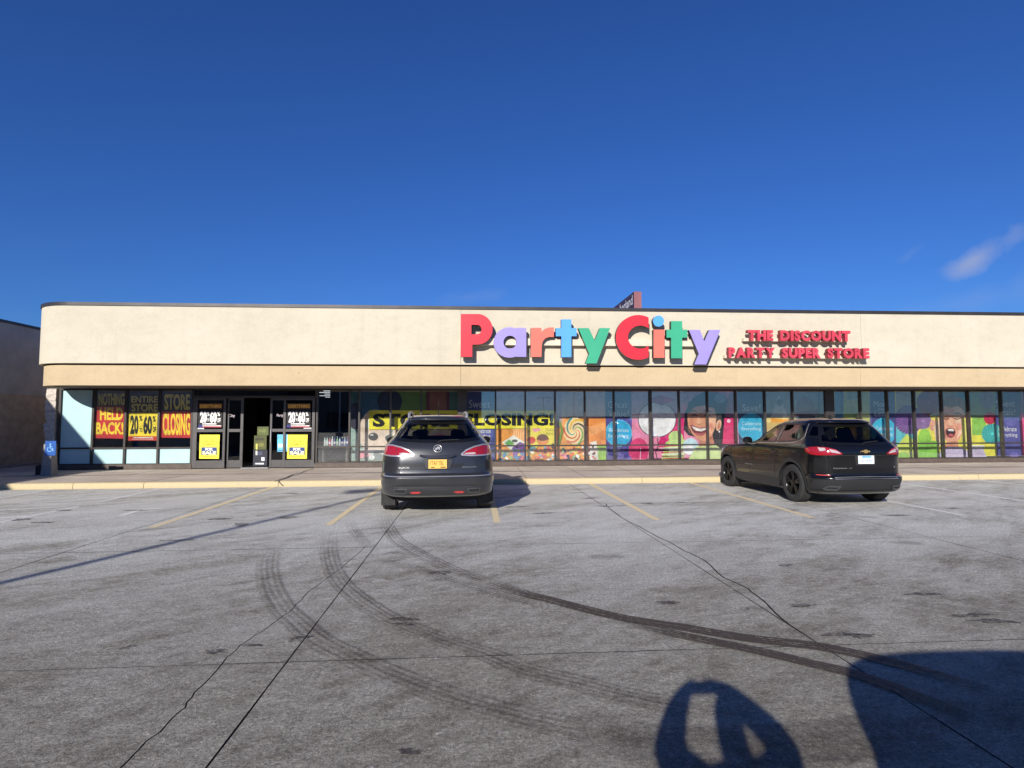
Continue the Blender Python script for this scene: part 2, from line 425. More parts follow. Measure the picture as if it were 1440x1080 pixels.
PC = {}
def pcol(c):
    """matt printed colour (8-bit), some mixed with the shade on the window prints"""
    if c not in PC:
        t = NT('print_%d_%d_%d' % c); co = t.coord()
        k = t.mix(1, srgb(*c), t.ramp(t.noise(co, 3.2, 6, .65), (.34, .72), (.5, 1.), (.66, 1.16)), 'MULTIPLY')
        k = t.mix(1, k, t.ramp(t.noise(co, 28, 4, .7), (.35, .9), (.65, 1.08)), 'MULTIPLY')
        PC[c] = t.done(t.principled(k, .45, spec=.35))
    return PC[c]

# ------------------------------------------------------------------ flat shapes
def inpoly(p, poly):
    x, y = p[0], p[1]; c = False; n = len(poly); j = n-1
    for i in range(n):
        xi, yi = poly[i][0], poly[i][1]; xj, yj = poly[j][0], poly[j][1]
        if (yi > y) != (yj > y) and x < (xj-xi)*(y-yi)/(yj-yi)+xi: c = not c
        j = i
    return c
def region(loops, pred, grid=None):
    """triangulate the part of the plane cut up by loops for which pred(point) holds"""
    v = []; e = []
    for lp in loops:
        b = len(v); v += [Vector((p[0], p[1])) for p in lp]; e += [(b+i, b+(i+1) % len(lp)) for i in range(len(lp))]
    if grid: v += [Vector((p[0], p[1])) for p in grid]
    r = geometry.delaunay_2d_cdt(v, e, [], 0, 1e-6)
    vo, fo = r[0], r[2]
    keep = [f for f in fo if pred(sum((vo[i] for i in f), Vector((0, 0)))/len(f))]
    return vo, keep
def extrude_region(mb, vo, fs, y0, y1, mi=0, smi=1):
    """faces at y0 (front, toward -Y), sides back to y1"""
    b = len(mb.v); n = len(vo)
    mb.v += [(p[0], y0, p[1]) for p in vo] + [(p[0], y1, p[1]) for p in vo]
    cnt = {}
    for f in fs:
        mb.f.append(tuple(b+i for i in f)); mb.m.append(mi)
        mb.f.append(tuple(b+n+i for i in reversed(f))); mb.m.append(smi)
        for i in range(len(f)):
            a, c = f[i], f[(i+1) % len(f)]
            if (c, a) in cnt: del cnt[(c, a)]
            else: cnt[(a, c)] = 1
    for a, c in cnt: mb.f.append((b+a, b+n+a, b+n+c, b+c)); mb.m.append(smi)
def ell(cx, cy, rx, ry, n=32, a0=0, rot=0):
    o = []
    for k in range(n):
        t = a0+2*pi*k/n; x, y = rx*cos(t), ry*sin(t)
        o.append((cx+x*cos(rot)-y*sin(rot), cy+x*sin(rot)+y*cos(rot)))
    return o
def rect(x0, y0, x1, y1): return [(x0, y0), (x1, y0), (x1, y1), (x0, y1)]
TXT = {}
def text_geo(txt, bold=0., spacing=1.):
    """letters as flat triangles in the unit box"""
    key = (txt, bold, spacing)
    if key in TXT: return TXT[key]
    cu = bpy.data.curves.new('lettering', 'FONT'); cu.body = txt; cu.offset = bold; cu.fill_mode = 'FRONT'; cu.align_x = 'CENTER'
    cu.space_character = spacing; cu.resolution_u = 3; cu.space_line = .9
    ob = bpy.data.objects.new('lettering', cu); COL.objects.link(ob)
    dg = bpy.context.evaluated_depsgraph_get(); dg.update()
    me = bpy.data.meshes.new_from_object(ob.evaluated_get(dg))
    vs = [(v.co.x, v.co.y) for v in me.vertices]; fs = [tuple(p.vertices) for p in me.polygons]
    bpy.data.objects.remove(ob); bpy.data.curves.remove(cu); bpy.data.meshes.remove(me)
    x0 = min(v[0] for v in vs); x1 = max(v[0] for v in vs); y0 = min(v[1] for v in vs); y1 = max(v[1] for v in vs)
    vs = [((v[0]-x0)/(x1-x0), (v[1]-y0)/(y1-y0)) for v in vs]
    TXT[key] = (vs, fs, (x1-x0)/(y1-y0)); return TXT[key]

class Print:
    """flat printed artwork on plane Y; shapes given in photo pixels or metres (x, z)"""
    def __init__(s, Y, px=True, step=.0007): s.Y = Y; s.px = px; s.k = 0; s.mb = MB(); s.mats = []; s.step = step
    def P(s, x, y):
        s_ = XZ(x, y, s.Y) if s.px else (x, y); return (s_[0], s.Y - s.k*s.step, s_[1])
    def mi(s, col):
        mt = pcol(col) if isinstance(col, tuple) else col
        if mt not in s.mats: s.mats.append(mt)
        return s.mats.index(mt)
    def poly(s, pts, col):
        s.k += 1; tr = geometry.tessellate_polygon([[Vector((p[0], p[1], 0)) for p in pts]])
        s.mb.tri([s.P(*p) for p in pts], tr, s.mi(col)); return s
    def rect(s, x0, y0, x1, y1, col): return s.poly(rect(x0, y0, x1, y1), col)
    def ell(s, cx, cy, rx, ry, col, n=32, rot=0): return s.poly(ell(cx, cy, rx, ry, n, 0, rot), col)
    def stroke(s, pts, w, col):
        s.k += 1; L = []; R = []; n = len(pts)
        for i, p in enumerate(pts):
            a = pts[max(i-1, 0)]; b = pts[min(i+1, n-1)]; dx, dy = b[0]-a[0], b[1]-a[1]; d = hypot(dx, dy) or 1
            ww = w[i] if isinstance(w, (list, tuple)) else w
            L.append(s.P(p[0]-dy/d*ww/2, p[1]+dx/d*ww/2)); R.append(s.P(p[0]+dy/d*ww/2, p[1]-dx/d*ww/2))
        s.mb.grid([L, R], s.mi(col)); return s
    def text(s, txt, x0, y0, x1, y1, col, bold=0., skew=0., spacing=1.):
        """fits the lettering in the box; y1 is the lower edge in pixels"""
        s.k += 1; vs, fs, _ = text_geo(txt, bold, spacing)
        pt = []
        for u, v in vs:
            x = x0+(x1-x0)*u + skew*(v-.5)*(x1-x0); y = y1+(y0-y1)*v; pt.append(s.P(x, y))
        s.mb.tri(pt, fs, s.mi(col)); return s
    def build(s, name, parent): return s.mb.build(name, s.mats, parent, fix=False)

# ================================================================== GROUND
ground = MB(); ground.face([(-900, -900, -.06), (900, -900, -.06), (900, 1400, -.06), (-900, 1400, -.06)])
tag(ground.build('ground', M['asphalt']), kind='structure')
lot = empty('parking_lot', (0, 0, 0)); tag(lot, kind='structure')
JX = [-16.9, -12.5, -8.75, -5.0, -1.22, 2.49, 6.25, 9.97, 13.7, 17.45, 22.4]
JY = [-10.1, -6.57, -3.02, .53, 4.08, 7.63, 11.2, 14.74]
G = .0055
def slab(poly):
    mb = MB(); mb.prism(poly, -.058, random.uniform(-.0008, .0008), 'z', 0, 1); mb.build('concrete_slab', [M['concrete'], M['dark']], lot)
def wob(a, b, fix, ax, n, amp):
    """slightly ragged joint edge"""
    o = []
    for i in range(n):
        t = a+(b-a)*i/n; d = random.uniform(-amp, amp) if i else 0
        o.append((t, fix+d) if ax == 'x' else (fix+d, t))
    return o
crack1 = [(169,1080),(195.6,1053.6),(234,1019),(261,994.5),(273,974),(312,934),(338,907),(367,888.6),(401,864),(411.6,856),(428,837.6),(452,819),(480,799),(508,773)]
crack2 = [(1082,855),(1067,841),(1051,828),(1016,812),(991,789),(960,774),(938,760)]
crack3 = [(917,754),(898,743),(869,728),(850,712),(828,697)]
def wp(l): return [(onZ(*p).x, onZ(*p).y) for p in l]
def jag(l, amp=.012, n=3):
    o = []
    for a, b in zip(l, l[1:]):
        for i in range(n):
            t = i/n; d = random.uniform(-amp, amp) if i else 0
            o.append((a[0]+(b[0]-a[0])*t + d, a[1]+(b[1]-a[1])*t + d*.3))
    return o+[l[-1]]
c1 = wp(crack1); c2 = wp(crack2); c3 = wp(crack3)
def split(x0, x1, y0, y1, pts, g=.0045):
    Lp = [(max(p[0]-g, x0), p[1]) for p in pts]; Rp = [(max(p[0]+g, x0), p[1]) for p in pts]
    if abs(pts[0][0]-x0) < .02:       # starts on the left edge
        slab(Lp + [(x0, y1)]); slab([(x0, y0), (x1, y0), (x1, y1)] + Rp[::-1])
    else:
        slab([(x0, y0)] + Lp + [(x0, y1)]); slab([Rp[0], (x1, y0), (x1, y1)] + Rp[1:][::-1])
for i in range(len(JX)-1):
    for j in range(len(JY)-1):
        x0, x1, y0, y1 = JX[i]+G, JX[i+1]-G, JY[j]+G, JY[j+1]-G
        a = 4.08
        if i == 3 and j == 4:      # crack 1, far slab
            k = [p for p in c1 if y0+.15 < p[1] < y1-.15]
            xa = c1[5][0]; split(x0, x1, y0, y1, jag([(xa, y0)] + k + [(x1-.12, y1)]))
        elif i == 3 and j == 3:
            k = [p for p in c1 if p[1] < y1-.1][::1]
            split(x0, x1, y0, y1, jag([(c1[0][0]-1.3, y0), (c1[0][0]-.45, (y0+k[0][1])/2)] + k + [(c1[5][0], y1)]))
        elif i == 5 and j == 4:
            k = [(p[0]+.01, p[1]) for p in c2 if y0+.1 < p[1] < y1-.15]
            split(x0, x1, y0, y1, jag([(x0, k[0][1]-.4)] + k + [(c2[-1][0], y1)], .012), .009)
        elif i == 5 and j == 5:
            k = [(p[0]+.06, p[1]) for p in c3 if y0+.15 < p[1] < y1-.1]
            split(x0, x1, y0, y1, jag([(c2[-1][0], y0)] + k + [(x0+.1, y1)], .012), .009)
        else:
            slab(wob(x0, x1, y0, 'x', 12, .003) + wob(y0, y1, x1, 'y', 12, .003) + wob(x1, x0, y1, 'x', 12, .003) + wob(y1, y0, x0, 'y', 12, .003))
def line(a, b, w=.11, mt='yellow_line', z=.004):
    a, b = Vector((*a, 0)), Vector((*b, 0)); d = (b-a).normalized(); n = Vector((-d.y, d.x, 0))*w/2; h = Vector((0, 0, z))
    k = max(2, int((b-a).length/.4)); mb = MB()
    mb.grid([[a+(b-a)*(i/k)+n*(1+random.uniform(-.12, .12))+h for i in range(k+1)], [a+(b-a)*(i/k)-n*(1+random.uniform(-.12, .12))+h for i in range(k+1)]])
    mb.build('painted_line', M[mt], lot)
for X in (-4.82, -2.19, .42, 3.0, 5.6): line((X, 9.28), (X+.03, 14.7))
for X in (8.19, 10.83, 13.45, 16.1, 18.8): line((X+.04, 9.28), (X, 14.7), .11, 'white_line')
for a, b in (((0,700.5),(79,688)), ((36,699.6),(198.6,691.4)), ((29,708.6),(159,699.6)), ((-60,721.5),(94,712.6)), ((-60,732),(36,726.6)), ((0,735),(112,712)), ((139,706),(229,687)), ((168,726),(197,717.6)), ((200,717),(224,715.5))):
    A, B = onZ(*a), onZ(*b); line((A.x, A.y), (B.x, B.y), .10, 'white_line', .0045)
# stains of old drips, each an uneven sheet
def stain(px, py, rx, ry, mt='track_wet'):
    c = onZ(px, py); mb = MB(); n = 18; ph = random.uniform(0, 6)
    ring = []
    for k in range(n):
        a = 2*pi*k/n; q = 1+.28*sin(2*a+ph)+.2*sin(5*a+ph*2)+random.uniform(-.12, .12)
        ring.append((c.x+rx*q*cos(a), c.y+ry*q*sin(a), .0052))
    mb.face(ring); return mb.build('oil_stain', M['stain'], lot)
M['stain'] = (lambda t: t.done(t.node('ShaderNodeMixShader', {0: t.ramp(t.noise(t.coord(), 14, 5, .75), (.37, .0), (.58, .68)), 1: t.node('ShaderNodeBsdfTransparent').outputs[0], 2: t.principled((.055, .046, .04), .6)}).outputs[0]))(NT('oil_stain'))
for (px, py, rx, ry) in ((340,738,.14,.13),(405,728,.2,.09),(310,730,.25,.08),(30,731,.18,.1),(90,718,.16,.08),(190,718,.18,.07),(410,694,.16,.1),(368,705,.12,.05),(417,899,.06,.05),(430,897,.05,.03),(180,911,.05,.035),(300,917,.09,.035),(355,908,.06,.03),(620,806,.17,.06),(570,871,.1,.05),(570,878,.1,.03),(727,713,.2,.1),(850,712,.16,.08),(830,701,.2,.07),(1180,893,.12,.05),(1215,895,.1,.04),(1130,852,.1,.05),(1300,836,.16,.05),(1400,874,.2,.05),(1365,866,.15,.05),(1105,795,.1,.05),(1047,857,.06,.03),(940,848,.14,.04),(575,1058,.06,.025),(765,722,.2,.08),(910,708,.15,.08),(960,707,.12,.05),(1260,725,.3,.06),(1340,715,.2,.06),(60,735,.25,.06),(250,760,.2,.05)):
    stain(px, py, rx, ry)
def track(pts, w, mt, z=.006):
    P = [onZ(*p) for p in pts]
    Q = []
    for i in range(len(P)-1):      # Catmull-Rom
        p0, p1, p2, p3 = P[max(i-1,0)], P[i], P[i+1], P[min(i+2, len(P)-1)]
        for k in range(6):
            t = k/6; Q.append(.5*((2*p1)+(p2-p0)*t+(2*p0-5*p1+4*p2-p3)*t*t+(3*p1-p0-3*p2+p3)*t**3))
    Q.append(P[-1])
    nu = 5; me = bpy.data.meshes.new('tyre_track'); vs = []; uv = []; fs = []; L = 0
    for i, q in enumerate(Q):
        d = (Q[min(i+1, len(Q)-1)]-Q[max(i-1, 0)]); d.z = 0; d.normalize(); n = Vector((-d.y, d.x, 0))
        if i: L += (q-Q[i-1]).length
        ww = w
        for k in range(nu): vs.append((q.x+n.x*ww*(k/(nu-1)-.5), q.y+n.y*ww*(k/(nu-1)-.5), z)); uv.append((k/(nu-1), L))
    for i in range(len(Q)-1):
        for k in range(nu-1): fs.append((i*nu+k, i*nu+k+1, (i+1)*nu+k+1, (i+1)*nu+k))
    me.from_pydata(vs, [], fs); ul = me.uv_layers.new(name='UVMap')
    for l in me.loops: ul.data[l.index].uv = uv[l.vertex_index]
    at = me.attributes.new('fade', 'FLOAT', 'POINT')
    for i in range(len(Q)):
        for k in range(nu): at.data[i*nu+k].value = min(1, i/9, (len(Q)-1-i)/9)
    me.materials.append(M[mt]); o = bpy.data.objects.new('tyre_track', me); COL.objects.link(o); o.parent = lot; return o
track([(540,718),(545,738),(556,757),(573,769),(602,785),(643,804),(687,819),(721,830),(760,841)], .25, 'track', .006)
track([(700,823),(740,836),(776,845),(850,864),(900,874),(960,883),(1036,896),(1100,904),(1152,910),(1222,924),(1300,945),(1400,975)], .18, 'track_wet', .0064)
track([(536,785),(565,795),(591,802),(636,818),(702,836),(761,851),(820,865)], .22, 'track', .0068)
track([(860,873),(938,890),(985,900),(1036,910),(1095,923),(1152,937),(1205,950),(1300,985),(1380,1020)], .16, 'track_wet', .0072)
track([(492,733),(497,745),(509,760),(525,776)], .2, 'track', .0076)
track([(466,745),(463,770),(467,795),(480,819),(500,838),(528,858),(565,878),(628,902),(687,921),(739,943),(813,961),(887,980),(960,994),(1100,1015)], .25, 'track', .008)
track([(392,765),(378,787),(379,819),(395,852),(420,876),(448,900),(487,920),(528,940),(591,965),(647,985),(717,1005),(776,1019),(830,1030)], .27, 'track', .0084)
track([(800,1024),(870,1040),(940,1050),(1050,1052),(1150,1045),(1240,1035),(1360,1040)], .42, 'damp', .0088)
track([(1199,838),(1260,846),(1330,855),(1440,871),(1520,884)], .2, 'track_faint', .0092)
track([(1285,834),(1340,845),(1440,862),(1520,876)], .2, 'track_faint', .0096)

# kerb and sidewalk
kerb = empty('kerb', (0, 14.8, 0)); tag(kerb, kind='structure')
ke = [-17.2] + [round(onZ(x, 678, .13).x, 2) for x in (-6, 114, 206, 388)] + [-1.6, 1.4, 4.4, 7.5, 10.6, 13.6, 16.7, 19.7, 22.8]
for a, b in zip(ke, ke[1:]):
    mb = MB(); n = 10; rows = []
    for i in range(n+1):
        x = a+.006+(b-a-.012)*i/n; j = random.uniform(-.006, .006) if 0 < i < n else 0
        rows.append([(x, 14.80+j*.6, -.05), (x, 14.80+j, .085), (x, 14.82+j, .122), (x, 14.85, .134), (x, 15.0, .136), (x, 15.0, -.05)])
    mb.grid(rows, 0, True, True); mb.build('kerb_stone', M['kerb'], kerb, smooth=50)
sidewalk = empty('sidewalk', (0, 17, 0)); tag(sidewalk, kind='structure')
sx = [-17.2, -15.6, -14.05, -12.5, -10.95, -9.4, -7.85, -6.3, -4.75, -3.2, -1.65, -.1, 1.45, 3.0, 4.55, 6.1, 7.65, 9.2, 10.75, 12.3, 13.85, 15.4, 16.95, 18.5, 20.05, 22.8]
for a, b in zip(sx, sx[1:]):
    for c, d in ((15.0, 16.9), (16.9, 18.9)):
        mb = MB(); zz = .137+(c-15)*.004 + random.uniform(-.003, .003)
        mb.prism(rect(a+.005, c+.005, b-.005, d-.005), .0, zz, 'z', 0, 1); mb.build('paving_slab', [M['sidewalk'], M['dark']], sidewalk)
ck = [onZ(x, y, .152) for x, y in ((386, 677.5), (393, 674.5), (404, 671), (412, 667), (424, 664.5), (431, 661.5), (441, 659.3))]
mb = MB(); mb.grid([[(q.x-.012-random.random()*.01, q.y, .1535) for q in ck], [(q.x+.012+random.random()*.01, q.y, .1535) for q in ck]]); mb.build('pavement_crack', M['dark'], sidewalk)
mb = MB(); mb.box(-17.2, 22.8, 15.01, 18.9, -.05, .115); mb.build('joint_bed', M['dark'], sidewalk)
mb = MB(); mb.box(-17.2, -12.95, 18.91, 60, -.05, .13); mb.build('alley_paving', M['sidewalk'], sidewalk)

# ================================================================== STORE BUILDING
store = empty('store_building', (3, 18.8, .15))
tag(store, 'long low beige stucco storefront with dark window band and rounded left corner', 'store building')
YU, YL = 16.97, 17.08         # faces of the two fascia bands
CX, RU, RL = -11.29, 1.30, 1.19
def fascia_path(Yf, R, xr):
    return [(xr, Yf), (CX, Yf)], [(CX - R*sin(pi/2*i/16), Yf+R - R*cos(pi/2*i/16)) for i in range(17)] + [(CX-R, 34.)]
def fascia(name, mt, Yf, R, z0, z1, cuts):
    th = .22
    xs = [24.] + cuts + [CX]
    for a, b in zip(xs, xs[1:]):
        mb = MB(); g0 = .004 if a < 24 else 0; g1 = .004 if b > CX else 0
        mb.box(b+g1, a-g0, Yf, Yf+th, z0, z1); mb.build(name, mt, store)
    arc = fascia_path(Yf, R, 0)[1]; rows = []
    inn = [(CX - (R-th)*sin(pi/2*i/16), Yf+R - (R-th)*cos(pi/2*i/16)) for i in range(17)] + [(CX-R+th, 34.)]
    for (x, y), (u, v) in zip(arc, inn): rows.append([(x, y, z0), (x, y, z1), (u, v, z1), (u, v, z0)])
    mb = MB(); mb.grid(rows, 0, True, True); mb.build(name, mt, store, smooth=40)
JA = onY(648, 470, YU).x; JB = onY(1212, 500, YU).x
fascia('upper_fascia', M['fascia'], YU, RU, 3.245, 4.88, [JB, JA])
fascia('lower_fascia', M['fascia_low'], YL, RL, 2.63, 3.20, [JB, JA])
# dark reveal between the bands
mb = MB(); mb.box(CX, 24, YL+.03, YL+.2, 3.19, 3.26)
mb.grid([[(x, y, 3.19), (x, y, 3.26), (x+.1, y+.1, 3.26), (x+.1, y+.1, 3.19)] for x, y in [(CX-(RL-.03)*sin(pi/2*i/12), YL+RL-(RL-.03)*cos(pi/2*i/12)) for i in range(13)]], 0, True, True)
mb.build('reveal', M['dark'], store)
# metal coping in lengths
cp = [24.] + [onY(x, 432, YU).x for x in (1330, 1050, 761, 470, 250)] + [CX]
for a, b in zip(cp, cp[1:]):
    mb = MB(); mb.box(b+.002, a-.002, YU-.03, YU+.32, 4.875, 4.965); mb.build('coping_piece', M['coping'], store)
rows = []
for i in range(17):
    t = pi/2*i/16; o, q = RU+.03, RU-.32
    rows.append([(CX-o*sin(t), YU+RU-o*cos(t), 4.875), (CX-o*sin(t), YU+RU-o*cos(t), 4.965), (CX-q*sin(t), YU+RU-q*cos(t), 4.965), (CX-q*sin(t), YU+RU-q*cos(t), 4.875)])
o, q = RU+.03, RU-.32
rows.append([(CX-o, 34, 4.875), (CX-o, 34, 4.965), (CX-q, 34, 4.965), (CX-q, 34, 4.875)])
mb = MB(); mb.grid(rows, 0, True, True); mb.build('coping_piece', M['coping'], store, smooth=40)
# soffit follows the rounded corner
inner = RL-.2
sp = [(24, YL+.2), (24, 18.95), (CX-inner, 18.95)] + [(CX-inner*cos(pi/2*i/12), YL+RL-inner*sin(pi/2*i/12)) for i in range(13)]
mb = MB(); mb.prism(sp, 2.632, 2.70); mb.build('soffit', M['soffit'], store)
mb = MB(); mb.box(-12.4, 24, 18.95, 34, 4.45, 4.6); mb.build('roof', M['roof'], store)
# wall above the windows, hidden by the fascia, and the room behind
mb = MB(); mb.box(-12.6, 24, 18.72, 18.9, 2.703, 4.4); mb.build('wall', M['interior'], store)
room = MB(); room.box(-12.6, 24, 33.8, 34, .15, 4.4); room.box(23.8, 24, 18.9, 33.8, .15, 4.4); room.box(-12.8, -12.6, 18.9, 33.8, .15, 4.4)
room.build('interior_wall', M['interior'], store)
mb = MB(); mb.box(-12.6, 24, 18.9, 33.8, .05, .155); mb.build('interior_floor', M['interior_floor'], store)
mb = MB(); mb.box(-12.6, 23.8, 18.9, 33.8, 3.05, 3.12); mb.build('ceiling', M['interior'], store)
for k, yy in enumerate((24.4, 25.6, 27.0, 28.6, 30.4, 32.2)):
    xx = -.2326*yy + (.12 if k % 2 else -.15)
    mb = MB(); mb.box(xx-.5, xx+.5, yy-.05, yy+.05, 2.9, 2.93); mb.build('ceiling_light', M['tube'], store)
# stone end pier with a rough outer edge
for k in range(7):
    z0 = .15+k*.354; mb = MB(); n = 5; rows = []
    e = random.uniform(-.035, .035)
    for i in range(n+1):
        z = z0+.004+.346*i/n; d = random.uniform(-.025, .025)
        rows.append([(-12.93+e+d, 18.70+random.uniform(-.02, .02), z), (-12.64, 18.69+random.uniform(-.015, .015), z), (-12.64, 20.5, z), (-12.93+e+d, 20.5, z)])
    mb.grid(rows, 0, True, True); mb.build('stone', M['stone'], store)
mb = MB(); mb.box(-12.9, -12.66, 20.5, 34, .15, 4.4); mb.build('side_wall', M['brown_block'], store)

YM, YG = 18.72, 18.78
ZH, ZR, ZB = 2.60, .80, .305          # head, rail, bottom frame top
mull = [x*18.72/18.8 for x in [-12.595, -11.616, -10.656, -9.665, -8.66]]
mull_r = [x*18.72/18.8 for x in [-4.87, -3.84, -3.541, -2.559, -1.59, -.27, .804, 1.771, 2.746, 3.728, 4.694, 5.917, 6.886, 7.851, 8.822, 9.83, 10.793, 12.09, 13.184, 14.137, 15.103, 16.101, 17.067, 18.274, 19.25, 20.23, 21.2, 22.2, 23.2]]
def mullion(x, w=.05):
    mb = MB(); mb.box(x-w/2, x+w/2, YM, YM+.14, .295, 2.632); mb.build('mullion', M['frame'], store)
for x in mull: mullion(x, .06)
for x in mull_r: mullion(x, .30 if abs(x-12.04) < .02 else .085 if abs(x-5.89) < .02 or x < -4.8 else .3 if abs(x+.27) < .01 else .05)
def span(a, b, z0, z1, name, mt, y0=YM+.01, y1=YM+.12):
    mb = MB(); mb.box(a, b, y0, y1, z0, z1); mb.build(name, mt, store)
for seg in (mull, mull_r):
    span(seg[0]-.03, seg[-1]+.03, .155, .295, 'sill', M['sill'], YM-.02, YM+.16)
    for a, b in zip(seg, seg[1:]):
        w = .026
        if abs(a-12.04) < .02 or abs(a+.27) < .01: a += .125
        if abs(b-12.04) < .02 or abs(b+.27) < .01: b -= .125
        a += w; b -= w
        span(a, b, .295, .325, 'bottom_frame', M['frame'])
        span(a, b, ZR-.022, ZR+.022, 'rail', M['frame'])
        span(a, b, 2.58, 2.632, 'head_frame', M['frame'])
        win = MB(); win.box(a, b, YG, YG+.008, ZR+.024, 2.578)
        low = MB(); low.box(a, b, YG, YG+.008, .327, ZR-.024)
        if seg is mull and a < -11.7:
            MB().box(a, b, YG, YG+.02, ZR+.024, 2.578).build('spandrel_panel', M['spandrel'], store)
        else: win.build('window_pane', M['glass'], store)
        if seg is mull: MB().box(a, b, YG, YG+.02, .327, ZR-.024).build('spandrel_panel', M['spandrel'], store)
        else: low.build('window_pane', M['glass'], store)
# entrance: fixed leaf, sliding leaf, opening, sliding leaf, fixed leaf
def leaf(xa, xb, y, posts):
    d = empty('door', ((xa+xb)/2, y, .155), parent=None); d.location = Vector(((xa+xb)/2, y, .155))-wloc(store); d.parent = store
    f = MB(); zt = 2.34
    f.box(xa, xa+posts[0], y, y+.06, .17, zt); f.box(xb-posts[1], xb, y, y+.06, .17, zt)
    zm = onY(300, 605.5, YM).z
    f.box(xa+posts[0], xb-posts[1], y+.005, y+.055, zm-.045, zm+.045); f.box(xa+posts[0], xb-posts[1], y+.005, y+.055, zt-.07, zt)
    f.build('door_frame', M['door_metal'], d)
    MB().box(xa+posts[0], xb-posts[1], y+.006, y+.054, .17, .40).build('kick_panel', M['door_metal'], d)
    MB().box(xa+posts[0], xb-posts[1], y+.025, y+.032, .402, zm-.046).build('door_pane', M['door_glass'], d)
    MB().box(xa+posts[0], xb-posts[1], y+.025, y+.032, zm+.046, zt-.072).build('door_pane', M['door_glass'], d)
    return d
dx = lambda x: onY(x, 610, YM).x
leaf(dx(270.5), dx(316.5), YM, (.13, .07)); leaf(dx(317.5), dx(340), YM+.09, (.05, .08))
d3 = leaf(dx(378), dx(399), YM+.09, (.06, .05)); leaf(dx(398), dx(444), YM, (.07, .12))
MB().box(dx(379.6), dx(380.4), YM+.05, YM+.09, .95, 1.35).build('handle', M['steel'], d3)
span(dx(270.5), dx(444), 2.34, 2.41, 'door_head', M['frame'])
span(dx(270.5), dx(444), 2.412, 2.578, 'transom_pane', M['door_glass'], YG, YG+.008)
span(dx(270.5), dx(444), 2.58, 2.632, 'head_frame', M['frame'])
span(dx(340), dx(378), .150, .172, 'threshold', M['steel'], YM-.02, YM+.25)
# inner lobby so that the doorway reads as a deep dark opening
MB().box(dx(270), dx(272), YM+.4, 24, .16, 3.0).build('lobby_wall', M['interior'], store); MB().box(dx(446), dx(448), YM+1.6, 24, .16, 3.0).build('lobby_wall', M['interior'], store)

# ================================================================== SIGNS ON THE FASCIA
YF = 16.64
def sign_letter(parent, loops, pred, fmat, label):
    vo, fs = region(loops, pred); mb = MB(); extrude_region(mb, vo, fs, YF, YF+.16)
    o = mb.build('letter', [fmat, M['letter_side']], parent); o['label'] = label; return o
big_sign = empty('letter_sign', (2.0, YU, 3.3))
tag(big_sign, 'big rainbow coloured channel letters in one line on the beige fascia', 'shop sign')
za = lambda x, y: XZ(640+x/6.545, 430+y/6.545, YF)
zb = lambda x, y: XZ(850+x/8, 430+y/8, YF)
def L(f, pts): return [f(*p) for p in pts]
Pout = L(za, [(52,75),(215,75)] + [(205+140*sin(t), 216-141*cos(t)) for t in [pi*i/20 for i in range(1, 20)]] + [(200,357),(158,358),(158,470),(52,470)])
Phole = L(za, [(150,175),(192,175)] + [(198+45*sin(t), 218-44*cos(t)) for t in [pi*i/12 for i in range(1, 12)]] + [(192,262),(150,262)])
sign_letter(big_sign, [Pout, Phole], lambda p: inpoly(p, Pout) and not inpoly(p, Phole), M['letter_red'], 'red capital letter P')
ao = L(za, ell(502, 338, 148, 140, 48)); ah = L(za, ell(505, 335, 60, 60, 36)); ast = L(za, rect(563, 203, 655, 470))
sign_letter(big_sign, [ao, ah, ast], lambda p: (inpoly(p, ao) and not inpoly(p, ah) and p[0] < za(600, 300)[0]) or inpoly(p, ast), M['letter_violet'], 'violet letter a')
rr_ = L(za, [(697,203),(795,203),(795,240),(825,212),(862,200),(908,198),(908,287),(868,287),(832,298),(808,325),(797,365),(795,470),(697,470)])
sign_letter(big_sign, [rr_], lambda p: inpoly(p, rr_), M['letter_coral'], 'coral letter r')
tt = L(za, [(978,125),(1070,125),(1070,205),(1118,205),(1118,280),(1070,280),(1070,473),(978,473),(978,280),(927,280),(927,205),(978,205)])
sign_letter(big_sign, [tt], lambda p: inpoly(p, tt), M['letter_blue'], 'sky blue letter t')
yy_ = L(za, [(1133,205),(1230,205),(1285,318),(1332,205),(1427,205),(1303,530),(1200,530),(1234,440)])
sign_letter(big_sign, [yy_], lambda p: inpoly(p, yy_), M['letter_green'], 'green letter y')
co = L(zb, ell(380, 355, 252, 252, 64)); ci = L(zb, ell(405, 352, 140, 130, 48)); cr = L(zb, rect(100, 80, 497, 640))
sign_letter(big_sign, [co, ci, cr], lambda p: inpoly(p, co) and not inpoly(p, ci) and inpoly(p, cr), M['letter_red'], 'red capital letter C')
i1 = L(zb, rect(553, 268, 675, 585)); sign_letter(big_sign, [i1], lambda p: True, M['letter_coral'], 'coral stem of letter i')
i2 = L(zb, ell(608, 172, 62, 62, 36)); sign_letter(big_sign, [i2], lambda p: True, M['letter_blue'], 'sky blue dot of letter i')
t2 = L(zb, [(750,172),(875,172),(875,268),(932,268),(932,358),(875,358),(875,590),(750,590),(750,358),(698,358),(698,268),(750,268)])
sign_letter(big_sign, [t2], lambda p: inpoly(p, t2), M['letter_green'], 'green letter t')
y2 = L(zb, [(950,272),(1075,272),(1122,400),(1180,272),(1305,272),(1145,660),(1010,660),(1062,540)])
sign_letter(big_sign, [y2], lambda p: inpoly(p, y2), M['letter_violet'], 'violet letter y')
zr = onY(760, 486, YU-.1).z
MB().box(za(60,0)[0], zb(1110,0)[0], YF+.162, YU, zr, zr+.2).build('raceway', M['raceway'], big_sign)

